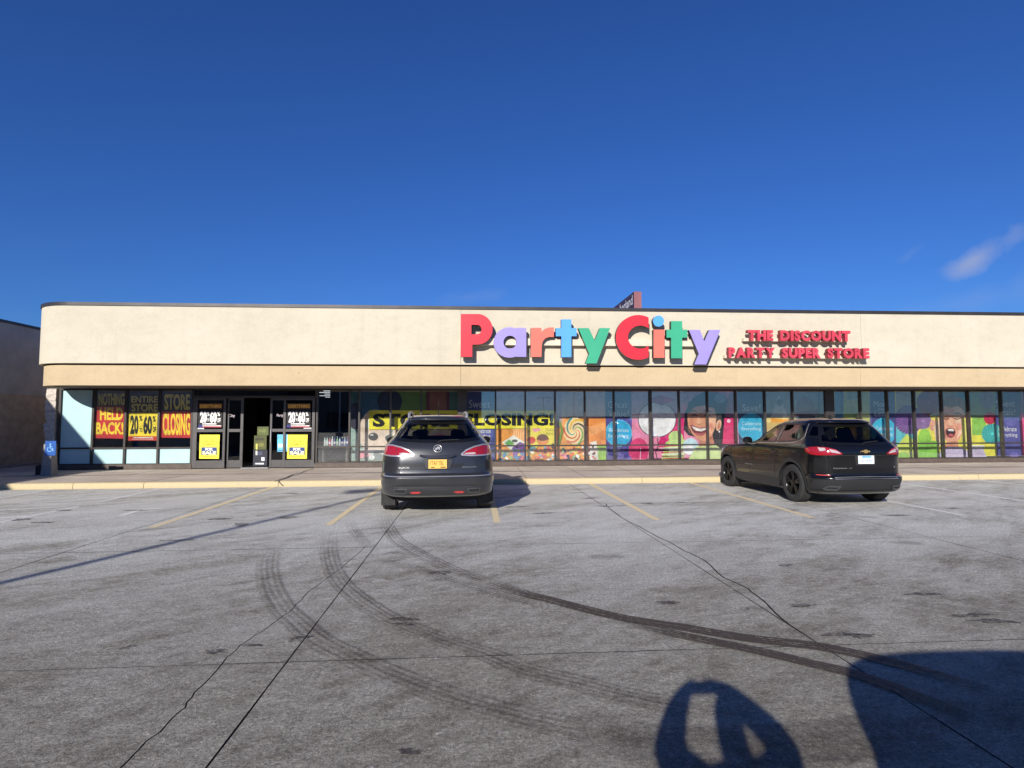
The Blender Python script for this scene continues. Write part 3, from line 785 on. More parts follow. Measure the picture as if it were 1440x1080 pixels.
small_sign = empty('letter_sign', (9.3, YU, 3.4))
tag(small_sign, 'two rows of small faded red block letters right of the big rainbow letters', 'shop sign')
def row(txt, xa, xb, y0, y1):
    a = XZ(xa, y1, YF); b = XZ(xb, y1, YF); top = XZ((xa+xb)/2, y0, YF)[1]; bot = XZ((xa+xb)/2, y1, YF)[1]; h = top-bot
    wd = {' ': .55}
    for ch in set(txt): 
        if ch != ' ': wd[ch] = max(text_geo(ch, .02)[2], .3)
    gap = .075; tot = sum(wd[c] for c in txt)+gap*(len(txt)-1); k = (b[0]-a[0])/tot; x = a[0]
    for ch in txt:
        if ch != ' ':
            vs, fs, _ = text_geo(ch, .06); mb = MB()
            extrude_region(mb, [(x+u*wd[ch]*k, bot+v*h) for u, v in vs], fs, YF, YF+.15)
            mb.build('letter', [M['letter_rose'], M['letter_rose_side']], small_sign)
        x += (wd[ch]+gap)*k
    MB().box(a[0]-.05, b[0]+.03, YF+.162, YU, bot+.01, bot+.10).build('raceway', M['raceway'], small_sign)
row('THE DISCOUNT', 1052, 1196.5, 464.5, 479.5); row('PARTY SUPER STORE', 1025, 1223, 489, 503.5)

# pylon-like blade sign standing on the roof behind the fascia
YR = 24.0
q0 = onY(891.5, 410, YR); q1 = onY(902, 410, YR)
rs = empty('roof_sign', (q0.x, YR, 4.6)); tag(rs, 'dark maroon blade sign with white script standing behind the roof edge', 'sign')
MB().box(q0.x+.006, q1.x-.006, YR+.012, YR+6.5, 4.9, q0.z-.006).build('cabinet', M['maroon'], rs)
MB().box(q0.x, q1.x, YR, YR+.012, 4.9, q0.z).build('end_panel', M['pink_cap'], rs)
MB().box(q0.x, q0.x+.006, YR+.012, YR+6.5, 4.9, q0.z).build('face_panel', M['maroon_face'], rs)
vs, fs, _ = text_geo('herland', .012); mb = MB()
def onX(x, y, X): d = ray(x, y); return CAMP + d*(X/d.x)
zt_ = onX(890, 414.5, q0.x).z; zb0 = onX(890, 428, q0.x).z; ya = onX(890, 420, q0.x).y; yb_ = onX(872, 430, q0.x).y
mb.tri([(q0.x-.012, yb_+(ya-yb_)*u, zb0+v*(zt_-zb0)) for u, v in vs], fs); mb.build('lettering', pcol((235, 230, 232)), rs, fix=False)
for y in (YR+.6, YR+5.8): MB().box(q0.x+.08, q1.x-.08, y, y+.15, 4.6, 4.9).build('post', M['steel'], rs)

# ================================================================== NEIGHBOUR BUILDING, BOLLARD
nb = empty('neighbour_building', (-20, 15, 0)); tag(nb, 'long grey and brown block building in shade beyond the alley', 'building')
NX = -15.2
for k in range(9):
    y0 = -12+k*7.5
    MB().box(-34, NX, y0+.004, y0+7.496, 2.54, 4.85).build('upper_wall', M['grey_wall'], nb)
    MB().box(-34, NX, y0+.004, y0+7.496, -.05, 2.54).build('lower_wall', M['brown_block'], nb)
MB().box(-34.03, NX+.03, -12.05, 55.6, 4.85, 4.94).build('coping', M['coping'], nb)
MB().box(NX, NX+.3, 18.95, 55, -.05, .21).build('ledge', M['concrete_post'], nb)

p = onZ(69, 668.5, .14); by = p.y
ps = empty('parking_sign', (p.x, by, .14)); tag(ps, 'small blue wheelchair parking sign on a thick grey post at the alley corner', 'parking sign')
mb = MB(); mb.grid([[(p.x+a*w, by+b*w, z) for a, b in ((-1,-1),(1,-1),(1,1),(-1,1))] for w, z in ((.135, .14), (.11, .7), (.105, 1.0))], 0, True, True); mb.build('post', M['concrete_post'], ps)
pa = onY(64.5, 620, by-.13); pb = onY(78.5, 640.5, by-.13)
MB().box(pa.x, pb.x, by-.145, by-.13, pb.z, pa.z).build('panel', pcol((34, 88, 165)), ps)
pr = Print(by-.146, False); w = pb.x-pa.x; cx = (pa.x+pb.x)/2
pr.ell(cx-.005, pb.z+.31, .022, .022, (130,180,225)); pr.stroke([(cx-.01,pb.z+.29),(cx-.005,pb.z+.2),(cx+.05,pb.z+.2),(cx+.075,pb.z+.12)], .026, (130,180,225))
pr.stroke([(cx-.02+.06*cos(t), pb.z+.17+.06*sin(t)) for t in [radians(a) for a in range(120, 361, 20)]], .018, (130,180,225)); pr.stroke([(cx-.008,pb.z+.245),(cx+.04,pb.z+.245)], .02, (130,180,225))
pr.build('wheelchair_symbol', ps)
qa = onY(53, 668, by+.25); qb = onY(65, 653, by+.25)
bx = MB(); bx.prism([(qa.x, .14), (qb.x, .14), (qb.x, qb.z), (qb.x-.1, qb.z), (qa.x, .14+.25)], by+.15, by+.45, 'y')
tag(bx.build('utility_box', M['black_plastic'], at=(qa.x, by+.3, .14)), 'low black wedge shaped box on the pavement beside the grey post', 'box')

# ================================================================== POSTERS
YP = 18.815
def poster(name, label, cat, corners, col, Y=YP, group=None, th=.004):
    """a paper sheet (corner pixels) as its own thing, with artwork on it"""
    pts = [XZ(x, y, Y) for x, y in corners]
    c = (sum(p[0] for p in pts)/len(pts), Y, min(p[1] for p in pts))
    root = empty(name, c); tag(root, label, cat, group)
    mb = MB(); mb.prism(pts[::-1] if False else pts, Y, Y+th, 'y'); mb.build('sheet', pcol(col) if isinstance(col, tuple) else col, root)
    return root, Print(Y)
BLK, RED, YEL, WHT = (22, 20, 20), (205, 48, 52), (250, 226, 60), (240, 240, 238)  # top lines of three posters take a duller yellow, shade painted in
r, p = poster('poster', 'tall poster reading NOTHING HELD BACK in yellow on black and red', 'poster', [(138,551),(177,551),(176,617),(132.5,616)], BLK)
p.poly([(136,571.5),(176.6,571.5),(176,617),(132.5,616)], RED); p.text('NOTHING', 138.8, 553, 175.2, 570, (225,205,80), .035); p.text('HELD', 140.5, 573, 173, 590.8, YEL, .035); p.text('BACK!', 134.8, 593.5, 173.6, 611, YEL, .035); p.build('lettering', r)
r, p = poster('poster', 'poster reading ENTIRE STORE 20 to 60 percent off with large black numerals on yellow', 'poster', [(183,555),(223,555),(222.5,620),(179.5,619.5)], BLK)
p.text('ENTIRE', 184.6, 557, 222, 566.3, (225,205,80), .03); p.text('STORE', 185, 568, 222, 578.8, (225,205,80), .03)
p.poly([(181,580.5),(222,580.5),(221.5,613.5),(180.2,613.5)], YEL); p.poly([(180.2,613.5),(222,613.5),(222,619.6),(179.6,619.6)], (200,60,45))
p.text('20', 183.2, 584, 194.8, 610.8, BLK, .05); p.text('60', 201.5, 584, 214, 610.8, BLK, .05)
p.text('%', 196, 584.5, 200.5, 592, BLK, .03); p.text('TO', 196.3, 602, 200.3, 608, BLK, .03); p.text('%', 214.8, 585, 219, 593.5, BLK, .03); p.text('OFF', 215, 600, 219.8, 608, BLK, .03)
p.rect(188, 614.8, 215, 615.9, WHT); p.rect(186, 617, 216, 618, (240,200,190)); p.build('lettering', r)
r, p = poster('poster', 'poster reading STORE CLOSING in yellow letters on black over red', 'poster', [(230,552),(268.5,552),(268,616),(225,615.5)], BLK)
p.text('STORE', 231.2, 554, 267, 576.6, (225,205,80), .035); p.poly([(226.5,578.5),(268.3,578.5),(268,615.8),(225.1,615.3)], RED); p.text('CLOSING', 229, 580.5, 267.3, 612, YEL, .035); p.build('lettering', r)
for sx_, side, xo in ((0, 'left of the open doorway', 0), (1, 'right of the open doorway', 124.3)):
    Yd = YM+.02
    r, p = poster('poster', 'black EVERYTHING 20 to 60 percent off poster ' + side, 'poster', [(279+xo,566.6),(312.7+xo,566.6),(312.5+xo,601.5),(278.6+xo,601.5)], BLK, Yd)
    p.rect(280.3+xo, 568, 312+xo, 574.3, (150,95,35)); p.text('EVERYTHING', 281.5+xo, 568.8, 311+xo, 573.7, (235,190,90), .02)
    p.text('20', 281.4+xo, 578.5, 290.8+xo, 594.5, WHT, .05); p.text('60', 295.2+xo, 578.5, 304.8+xo, 594.5, WHT, .05)
    p.text('%', 291.3+xo, 579, 294.6+xo, 585, WHT, .03); p.text('TO', 291.4+xo, 588.5, 294.6+xo, 592.5, WHT, .03); p.text('%', 305.6+xo, 579, 309.5+xo, 585, WHT, .03); p.text('OFF', 305.6+xo, 588, 310.3+xo, 594, WHT, .03)
    p.rect(284.5+xo, 595.2, 304.5+xo, 597, (225,225,225)); p.rect(279.2+xo, 597.6, 285+xo, 600.9, (45,50,130)); p.rect(285+xo, 598.2, 311+xo, 599.4, (235,225,225)); p.rect(285+xo, 599.5, 311+xo, 600.9, (175,45,55)); p.build('lettering', r)
    r, p = poster('poster', 'yellow fixtures furniture FOR SALE poster ' + side, 'poster', [(281+xo*.994,611.3),(309+xo*.994,611.3),(307.8+xo*.994,645),(280+xo*.994,645)], (250,235,70), Yd)
    o = xo*.994
    p.text('FIXTURES,', 286+o, 614.8, 303+o, 618, (110,95,50), .0); p.text('FURNITURE &', 284+o, 619.3, 305.3+o, 622.5, (110,95,50), .0); p.text('EQUIPMENT', 284.4+o, 623.6, 304.6+o, 627, (110,95,50), .0)
    p.rect(283.2+o, 629, 305+o, 639.8, (45,70,130)); p.text('FOR', 288.8+o, 629.8, 299.5+o, 633.8, WHT, .04); p.text('SALE', 284.3+o, 634.2, 304+o, 639.2, (250,245,190), .05); p.rect(284.5+o, 641.5, 303+o, 642.2, (150,135,60)); p.build('lettering', r)
for nm, lab, q in (('notice', 'small white paper notice on the door left of the open doorway', (276.2,601.8,286.8,606)), ('notice', 'small white paper notice on the door right of the open doorway', (427,601.4,437.8,605)), ('notice', 'pale blue notice on the sliding door pane right of the doorway', (390,611,398,635.2)), ('notice', 'pale blue notice half hidden behind the right hand yellow poster', (402.2,611,405.4,635))):
    blue = 'blue' in lab; Yd = YM+.112 if q[0] == 390 else YM+.024
    r, p = poster(nm, lab, 'notice', [(q[0],q[1]),(q[2],q[1]),(q[2],q[3]),(q[0],q[3])], (110,195,235) if blue else (238,238,240), Yd)
    if blue: p.rect(q[0]+1, q[1]+13, q[2]-.6, q[1]+18, (225,240,248)); p.rect(q[0]+.6, q[3]-2.5, q[2]-.4, q[3]-1.2, (60,120,180))
    else: p.rect(q[0]+1.5, q[1]+1.2, q[2]-2, q[1]+1.8, (150,150,160)); p.rect(q[0]+1.5, q[1]+2.5, q[2]-3, q[1]+3, (150,150,160))
    p.build('printing', r)
for nm, lab, txt, q, Yd in (('door_decal', 'small white lettering on the sliding door pane left of the doorway', 'City', (321.5,582.5,330.5,587.5), YM+.112), ('door_decal', 'small white lettering on the sliding door pane right of the doorway', 'Party', (389.3,582,398.4,587), YM+.112)):
    p = Print(Yd); p.text(txt, q[0], q[1], q[2], q[3], (200,190,195), .01); c = p.P(q[0], q[3])
    o = p.mb.build(nm, p.mats, at=c, fix=False); tag(o, lab, 'decal')

# printed boards standing in the windows; upper tones painted duller for the fascia's shade
YB = 19.2
BT, BBOT = 546, 648
NB = 0
def board(label, x0, x1, col, Y=YB, y0=BT, y1=BBOT):
    a = XZ(x0, 600, Y); b = XZ(x1, 600, Y)
    root = empty('window_board', ((a[0]+b[0])/2, Y, .33)); tag(root, label, 'window graphic', 'printed boards behind the shop windows')
    z1 = 2.66; z0 = .33
    MB().box(a[0]+.003, b[0]-.003, Y, Y+.01, z0, z1).build('panel', M['board_core'], root)
    global NB; NB += 1
    p = Print(Y-.0005-.00017*NB); p.px = False
    p.rect(a[0]+.003, z0, b[0]-.003, z1, col); p.px = True
    return root, p
def lum(c, k): return tuple(max(0, min(255, int(v*k))) for v in c)
def fan(p, cx, cy, r, col, n=28):
    """folded paper rosette"""
    k0 = p.k+1
    for i in range(n):
        a, b, c = 2*pi*i/n, 2*pi*(i+.5)/n, 2*pi*(i+1)/n
        p.k = k0-1; p.poly([(cx, cy), (cx+r*cos(a), cy+r*sin(a)), (cx+r*.93*cos(b), cy+r*.93*sin(b))], lum(col, 1.12)); p.k = k0-1; p.poly([(cx, cy), (cx+r*.93*cos(b), cy+r*.93*sin(b)), (cx+r*cos(c), cy+r*sin(c))], lum(col, .82)); p.k = k0-1
    p.k = k0; p.ell(cx, cy, r*.12, r*.12, lum(col, 1.3), 12)
def balloon(p, cx, cy, rx, ry, col, string=None):
    p.ell(cx, cy, rx, ry, col, 36); p.ell(cx-rx*.35, cy-ry*.4, rx*.22, ry*.26, lum(col, 1.35), 16, .5); p.poly([(cx-rx*.12, cy+ry*1.08), (cx, cy+ry*.97), (cx+rx*.12, cy+ry*1.08)], lum(col, .8))
    if string: p.stroke([(cx, cy+ry), (cx+string*.3, cy+ry+8), (cx-string*.2, cy+ry+17), (cx+string*.2, cy+ry+30)], .5, lum(col, .6))
# a: balloons on teal and green
r, p = board('teal and green window board with dark and cream balloons at the far left', 491, 599, (62,112,112))
p.poly([(540,BT),(599,BT),(599,600),(552,600)], (104,138,62)); p.poly([(505,BT),(528,BT),(540,588),(505,600)], (58,104,138)); p.rect(491, 600, 599, BBOT, (150,178,168))
balloon(p, 500, 585, 10, 19, (54,50,72)); balloon(p, 548, 565, 17.5, 17.5, (38,44,66), 2); balloon(p, 527, 608, 22, 32, (236,214,196), 3); balloon(p, 572, 612, 20, 26, (244,222,206))
p.ell(525, 614, 7, 5.6, (42,42,46)); p.ell(523, 611.5, 2.6, 1.3, (190,190,195)); p.ell(548, 616, 6.5, 4.4, (72,88,92)); p.rect(505, 632, 599, 640, (226,224,220)); p.poly([(520,646),(528,634),(540,640),(552,646)], (150,160,160)); p.poly([(506,634),(516,634),(520,642),(506,645)], (232,150,165)); p.ell(523, 643, 4, 4, (245,245,245)); p.build('artwork', r)
# b
r, p = board('dark red window board with a brown square behind the grey car', 599, 652, (112,52,54))
p.rect(604, 552, 628, 577, (150,96,78)); p.rect(632, BT, 652, 600, (84,122,104)); p.rect(599, 602, 652, BBOT, (170,140,110)); balloon(p, 618, 625, 13, 15, (210,70,70)); balloon(p, 640, 628, 9, 12, (240,190,60)); p.build('artwork', r)
# c: sweet deals
NAVY = (76,86,150)
r, p = board('navy window board reading Sweet Deals Celebrate Everything beside the grey car', 652, 696.5, NAVY)
p.text('Sweet', 659.5, 562.5, 689, 573.5, (205,212,225), .0); p.text('Deals!', 676, 575, 695, 583, (190,200,215), .0); p.ell(680, 607, 14, 19, (96,104,172)); p.text('Celebrate', 668, 602.5, 690, 609, WHT, .0); p.text('Everything', 668, 610.5, 689.5, 618, WHT, .0); p.rect(652, 634, 696.5, 638, (60,66,122)); p.build('artwork', r)
# d: sweets
OR = (244,166,84)
r, p = board('orange window board printed with sweets and a swirl lollipop', 696.5, 851.5, OR)
p.rect(697, BT, 742, 601, (196,176,196)); p.rect(742, BT, 790, 601, (186,166,186)); p.rect(790, BT, 851, 588, (206,188,184))
for k in range(6): p.rect(722+k*3.2, 602, 723.6+k*3.2, 622, (246,202,150))
p.poly([(706,622),(722,612),(738,622),(722,636)], (240,244,234)); p.poly([(709,623),(716,618),(724,624),(715,628)], (120,180,110)); p.ell(724, 620, 4, 2, (60,66,60)); p.poly([(720,630),(731,621),(740,626),(738,646),(722,645)], (132,92,168)); p.ell(727, 629, 1.4, 1.1, (40,30,50)); p.stroke([(733,636),(737,630)], 1, (50,40,60))
for k in range(26):
    x = 698+random.random()*40; y = 632+random.random()*14; p.ell(x, y, 1.6+random.random()*2, 1.1+random.random()*1.2, random.choice([(236,236,232),(90,150,190),(220,120,120),(244,214,90),(160,200,130)]), 12, random.random()*3)
p.rect(741, 602, 782, 628, (240,224,92)); p.poly([(748,604),(756,601),(761,605),(751,608)], (236,160,180)); p.ell(747, 619, 6, 5, (216,74,62)); p.text('Candy', 767, 603.5, 779, 607, (110,140,50), 0); p.text('Party', 768, 608.5, 778, 612, (110,140,50), 0)
p.ell(763, 618, 8.5, 7.5, (92,60,56)); p.poly([(754.5,618),(771.5,618),(768,626),(758,626)], (232,150,80)); p.ell(763, 615.5, 7.4, 4.6, (120,82,78))
for k in range(30):
    x = 742+random.random()*40; y = 624+random.random()*23; p.ell(x, y, 1.6+random.random()*2.4, 1.2+random.random()*1.6, random.choice([(236,110,120),(244,226,90),(250,250,246),(230,140,70),(110,180,200),(70,50,60)]), 12, random.random()*3)
for k in range(4): p.stroke([(753+k*6, 630),(757+k*6, 638)], .9, (200,60,60))
cx, cy = 808, 606
p.ell(cx, cy, 16, 19, (246,222,170), 40)
for k, c in enumerate([(214,92,60),(70,150,150),(244,196,60),(64,64,92),(120,170,90),(226,120,90)]):
    a0 = 2*pi*k/6; p.stroke([(cx+16*t*cos(a0+3.4*t), cy+19*t*sin(a0+3.4*t)) for t in [i/16 for i in range(1, 17)]], [.4+2.4*i/16 for i in range(1, 17)], c)
p.stroke([(808,625),(806,647)], 2, (240,240,236)); p.stroke([(786,592),(790,605),(785,625)], 3.5, (120,150,50))
for k in range(34):
    x = 783+random.random()*46; y = 627+random.random()*20; p.ell(x, y, 1.8+random.random()*2.6, 1.2+random.random()*2, random.choice([(50,54,90),(240,150,160),(250,214,100),(250,250,250),(236,120,70),(150,200,140)]), 12, random.random()*3)
p.rect(829, 589, 851, 626, (240,150,74)); p.poly([(829,600),(851,592),(851,604),(829,614)], (246,170,100)); p.rect(829, 626, 851.5, BBOT, (160,206,84)); p.poly([(829,BBOT),(829,622),(838,620),(841,648)], (240,236,226))
for k in range(12): p.ell(829+random.random()*9, 618+random.random()*28, 1.5, 1.5, random.choice([(90,50,50),(230,90,100),(245,240,235)]), 10)
p.build('artwork', r)
# e: great value
r, p = board('slate and purple window board reading Great Value with a light blue circle', 851.5, 888.5, (78,92,132))
p.rect(851.5, 588, 888.5, BBOT, (92,88,160)); p.text('Great', 855, 564.5, 882, 573.5, (205,212,222), .0); p.text('Value!', 855, 577, 884, 586, (205,212,222), .0); p.ell(870, 609, 18.6, 19, (128,206,232), 44); p.ell(870, 609, 17.8, 18.2, (60,178,226), 44); p.text('Celebrate', 856, 602, 884, 607.5, (215,238,248), 0); p.text('Everything', 855.5, 610, 884, 617, (215,238,248), 0)
for k in range(7): p.ell(854+k*5.2, 641+random.random()*4, 2.6, 3, random.choice([(120,110,186),(84,80,150)]), 14)
p.build('artwork', r)
# f: pink board with balloons, gift and laughing girl
PK = (240,150,182)
r, p = board('pink window board with a white balloon and a laughing dark haired child', 888.5, 1038, PK)
p.rect(888.5, BT, 960, 588, (206,176,196)); p.ell(898, 634, 14, 18, (226,74,128)); p.stroke([(900,650),(901,630)], .8, (245,230,236)); p.poly([(960,BT),(1000,BT),(975,575),(960,566)], (196,150,180)); p.poly([(940,588),(962,588),(962,625),(925,625)], (222,52,120))
p.stroke([(924,616),(926,626),(922,636),(925,648)], 1.1, (70,50,60)); p.ell(924, 590, 27, 25, (60,50,58), 44); p.ell(924, 590, 26, 24, (244,244,246), 44); p.ell(915, 580, 6, 4.2, (255,255,255), 20, .5); p.poly([(920,616),(924,612),(928,616)], (214,150,170)); p.poly([(908,562),(930,570),(930,556)], (184,90,120)); p.poly([(952,562),(930,570),(930,556)], (200,104,134)); p.ell(930, 563, 4, 4.5, (170,76,108))
p.poly([(936,622),(955,612),(964,620),(962,645),(930,646)], (198,222,130)); p.ell(950, 615, 10, 9, (196,226,140), 30)
for k in range(7): p.stroke([(926+k, 628+k*2.8),(962, 626+k*3)], 1.2, [(214,60,90),(246,240,240),(120,60,80)][k % 3])
p.ell(971, 628, 11, 12, (196,228,240)); p.ell(968, 632, 8, 7, (246,246,248)); p.ell(984, 640, 12, 8, (238,150,176))
HAIR = (40,36,38); SK = (224,160,124); SKS = (196,126,96); SKL = (240,186,152)
p.poly([(961,604),(963,580),(974,560),(990,551),(1010,552),(1026,566),(1034,592),(1034,640),(1014,648),(1003,620),(968,612)], HAIR)
for k in range(9): p.stroke([(1008+k*2.6, 566+k*2),(1012+k*2.5, 600),(1010+k*2.6, 640)], .7, random.choice([(64,58,60),(30,27,29),(78,70,70)]))
p.poly([(984,614),(1001,610),(1006,632),(982,634)], SKS)
p.poly([(966,584),(969,572),(978,565),(992,564),(1003,570),(1007,584),(1006,600),(1001,612),(991,620),(981,618),(973,610),(967,598)], SK)
p.poly([(988,568),(1003,572),(1006,586),(1005,600),(999,612),(993,604),(996,588)], SKL); p.ell(998, 599, 5, 5, (236,160,132), 20); p.ell(973, 594, 3.6, 4, (232,150,122), 18)
p.poly([(963,586),(968,566),(984,557),(1004,562),(1010,582),(1003,574),(990,570),(977,572),(969,580)], HAIR)
p.ell(1010, 598, 3.6, 8, SKL, 20, .2); p.ell(1010.4, 599, 1.9, 5, SKS, 16, .2); p.ell(1011, 607, 1, 1.4, (250,250,250), 10)
p.stroke([(971,579),(975,577.4),(980,579)], 1.3, (52,36,34)); p.stroke([(988,578.6),(994,577),(1000,579.4)], 1.3, (52,36,34)); p.stroke([(972,584.5),(976,583.2),(980,585)], 1.5, (34,26,28)); p.stroke([(989,585),(994,583.4),(999,585.4)], 1.5, (34,26,28))
p.poly([(982,583),(984.5,590),(987,594.5),(982,596.6),(979,594.6)], SKL); p.stroke([(979,594.8),(982,597),(986.6,595.4)], .9, SKS)
p.poly([(970,598),(976,600),(984,602.4),(992,601),(996,598.6),(993,606),(987,611.5),(979,611),(973,606)], (120,44,48)); p.poly([(971.4,599),(976,600.6),(984,603),(992,601.6),(994.6,600),(992,604),(986,606.6),(978,605.6)], (250,246,240))
for k in range(6): p.stroke([(974+k*3.4, 600.6),(974.4+k*3.3, 605)], .35, (206,200,196))
p.poly([(976,608.5),(984,610),(990,608),(986,611.2),(979,611)], (206,104,104)); p.stroke([(970,597.6),(977,599.6),(984,602),(992,600.6),(996.6,598)], .9, (176,84,80)); p.stroke([(973,606.4),(979,611.8),(987,612.2),(993.4,606.6)], 1.2, (196,100,96))
p.stroke([(968,597),(967,603),(970,609)], .7, SKS); p.stroke([(999,596),(1001,603),(997,610)], .7, SKS)
p.poly([(978,628),(1006,626),(1020,636),(1024,648),(966,648)], (206,226,150)); p.poly([(1018,588),(1034,588),(1034,626),(1015,626)], (228,62,118)); p.ell(1024, 592, 2.5, 2.5, (250,220,232)); p.poly([(1018,586),(1024,556),(1036,552),(1036,588)], (156,92,120)); p.ell(1012, 560, 8, 7, (136,140,160))
p.build('artwork', r)
# g: save
r, p = board('slate window board reading Save with a light blue circle', 1038, 1074, (74,88,122))
p.text('Save!', 1043.5, 568.5, 1069.5, 578, (215,220,230), 0); p.ell(1056, 601, 18.3, 20, (110,196,226), 44); p.ell(1056, 601, 17.5, 19, (64,180,220), 44); p.text('Celebrate', 1043, 593, 1070, 598, (215,238,248), 0); p.text('Everything', 1043, 600.5, 1070, 606.5, (215,238,248), 0); p.build('artwork', r)
# h: dress-up hats
r, p = board('grey green window board with printed party hats behind the black car', 1074, 1162, (150,160,158))
p.poly([(1082,592),(1095,555),(1104,576),(1110,592)], (200,206,208)); p.ell(1096, 566, 4, 5, (110,110,130)); p.poly([(1118,578),(1122,562),(1132,557),(1142,562),(1146,580)], (140,112,110)); p.poly([(1112,580),(1150,576),(1152,582),(1114,586)], (120,60,58)); p.rect(1124, 584, 1146, BBOT, (84,80,82)); p.rect(1074, 587, 1118, 594, (250,226,150)); p.poly([(1084,588),(1110,590),(1110,596),(1084,596)], (246,170,70)); p.rect(1074, 594, 1118, BBOT, (220,190,120)); p.rect(1150, 586, 1162, BBOT, (200,196,150)); p.rect(1151, BT, 1152, 588, (100,105,110)); p.build('artwork', r)
# i: olive and blue
r, p = board('olive window board with blue stripe and paper flowers right of the thick pillar', 1162, 1223, (170,176,96))
p.rect(1162, 577, 1174, 600, (120,112,104)); p.rect(1174, BT, 1186, 588, (70,110,150)); p.rect(1182, BT, 1186, 580, (50,74,120)); p.ell(1196, 580, 10, 9, (146,166,96)); p.ell(1199, 556, 9, 7, (150,168,120)); p.rect(1174, 588, 1223, BBOT, (238,226,96)); p.ell(1205, 592, 4, 5, (120,120,60)); p.rect(1212, BT, 1223, 600, (178,186,110)); fan(p, 1196, 610, 12, (226,170,60)); p.build('artwork', r)
# j: more for less
r, p = board('indigo window board reading More for Less with a light blue circle', 1223, 1260, (84,84,138))
p.rect(1225.5, 555, 1239, 585, (66,66,116)); p.text('More', 1228.5, 564, 1250, 572, (200,205,220), 0); p.text('for', 1235, 573.5, 1243, 577, (190,195,212), 0); p.text('Less', 1230, 577.5, 1247, 585.5, (205,210,222), 0); p.ell(1242.5, 607, 17.5, 19.5, (110,200,230), 44); p.ell(1242.5, 607, 16.8, 18.8, (70,184,222), 44); p.text('Celebrate', 1231, 600, 1255, 605, (215,238,248), 0); p.text('Everything', 1231, 608, 1255, 614, (215,238,248), 0); p.rect(1257, 588, 1260, BBOT, (84,80,130)); p.build('artwork', r)
# k: paper fans
r, p = board('yellow green window board with purple paper fans', 1260, 1309, (238,232,96))
p.rect(1260, BT, 1288, 588, (170,164,150)); p.rect(1260, 600, 1290, 626, (100,196,206)); p.poly([(1262,626),(1275,610),(1292,626),(1292,BBOT),(1262,BBOT)], (212,224,100)); fan(p, 1278, 590, 21, (128,92,156)); fan(p, 1298, 592, 12, (150,120,170)); fan(p, 1306, 566, 18, (140,60,82)); p.rect(1291, 612, 1309, BBOT, (136,200,72)); p.ell(1300, 612, 8, 9, (158,212,84)); p.ell(1270, 643, 9, 7, (150,205,80)); p.build('artwork', r)
# l: shouting boy
r, p = board('window board with a shouting fair haired child over yellow and lilac', 1309, 1366, (238,226,90))
p.rect(1309, BT, 1366, 586, (140,146,110)); fan(p, 1354, 560, 12, (80,142,146)); fan(p, 1308, 566, 12, (128,64,84)); p.ell(1312, 598, 5, 8, (232,168,140)); p.poly([(1312,600),(1322,588),(1326,622),(1318,630)], (232,200,170))
p.poly([(1320,590),(1321,574),(1328,565),(1340,562),(1351,566),(1357,577),(1358,592),(1355,606),(1349,618),(1340,625),(1332,622),(1325,612)], (234,172,142))
p.poly([(1340,566),(1351,569),(1356,580),(1356.6,594),(1353,608),(1346,617),(1345,600),(1341,584)], (246,206,180)); p.poly([(1321,592),(1326,589),(1328,604),(1330,617),(1325,611)], (208,142,114))
p.poly([(1318,588),(1319,570),(1327,559),(1340,555),(1353,560),(1359,572),(1359,590),(1355,577),(1347,571),(1337,573),(1328,571),(1322,578)], (142,112,76))
for k in range(8): p.stroke([(1324+k*4, 560+abs(k-4)*.9),(1323+k*4.2, 571)], .7, random.choice([(170,140,98),(118,90,60)]))
p.stroke([(1325,583.5),(1329,581.6),(1333,583)], 1.2, (116,80,56)); p.stroke([(1341,582.6),(1346,580.6),(1352,583)], 1.3, (116,80,56)); p.stroke([(1326,588),(1330,589.6),(1334,588.6)], 1.1, (78,50,42)); p.stroke([(1341,588.4),(1346,589.6),(1351,587.6)], 1.1, (78,50,42))
p.poly([(1335,586),(1338,586),(1340,595),(1339,598.6),(1334,599),(1332,596.6)], (240,190,164)); p.stroke([(1332.6,597.4),(1335,599.6),(1339,598.8)], .9, (190,116,98)); p.ell(1348, 600, 4.4, 5, (240,168,146), 20)
p.poly([(1329,604),(1333,601.6),(1338,601.4),(1342,603.4),(1343.6,608),(1341.6,613.6),(1337,616),(1332,614.6),(1329,610)], (176,82,80)); p.poly([(1330,604.6),(1333.4,602.6),(1338,602.4),(1341.4,604.4),(1342.4,608),(1340.6,612.4),(1337,614.4),(1333,613.4),(1330.2,609.6)], (62,36,40))
p.poly([(1332,603.6),(1338,602.8),(1341,604.6),(1340,606.4),(1333,606)], (248,244,240)); p.ell(1336.6, 611.6, 3.4, 1.9, (194,96,98), 20); p.stroke([(1326,600),(1327,609),(1331,617)], .8, (200,130,106)); p.stroke([(1345,600),(1346.6,608),(1343.6,616)], .8, (204,136,112))
p.poly([(1330,622),(1346,620),(1348,632),(1328,632)], (214,146,116)); p.poly([(1316,648),(1322,634),(1334,628),(1350,628),(1360,634),(1364,648)], (206,192,222)); p.rect(1309, 620, 1318, BBOT, (140,202,76)); p.rect(1352, 588, 1366, 628, (242,236,120)); p.build('artwork', r)
# m
r, p = board('green and yellow window board with a teal paper fan', 1366, 1400, (236,228,84))
p.rect(1366, BT, 1400, 588, (140,160,110)); p.rect(1366, 588, 1386, 612, (150,206,92)); fan(p, 1395, 610, 15, (70,180,176)); fan(p, 1392, 588, 9, (206,62,86)); p.ell(1388, 562, 10, 14, (150,140,150)); p.poly([(1366,648),(1366,630),(1380,626),(1390,648)], (206,192,222)); p.rect(1366, 626, 1384, 631, (240,232,226)); p.build('artwork', r)
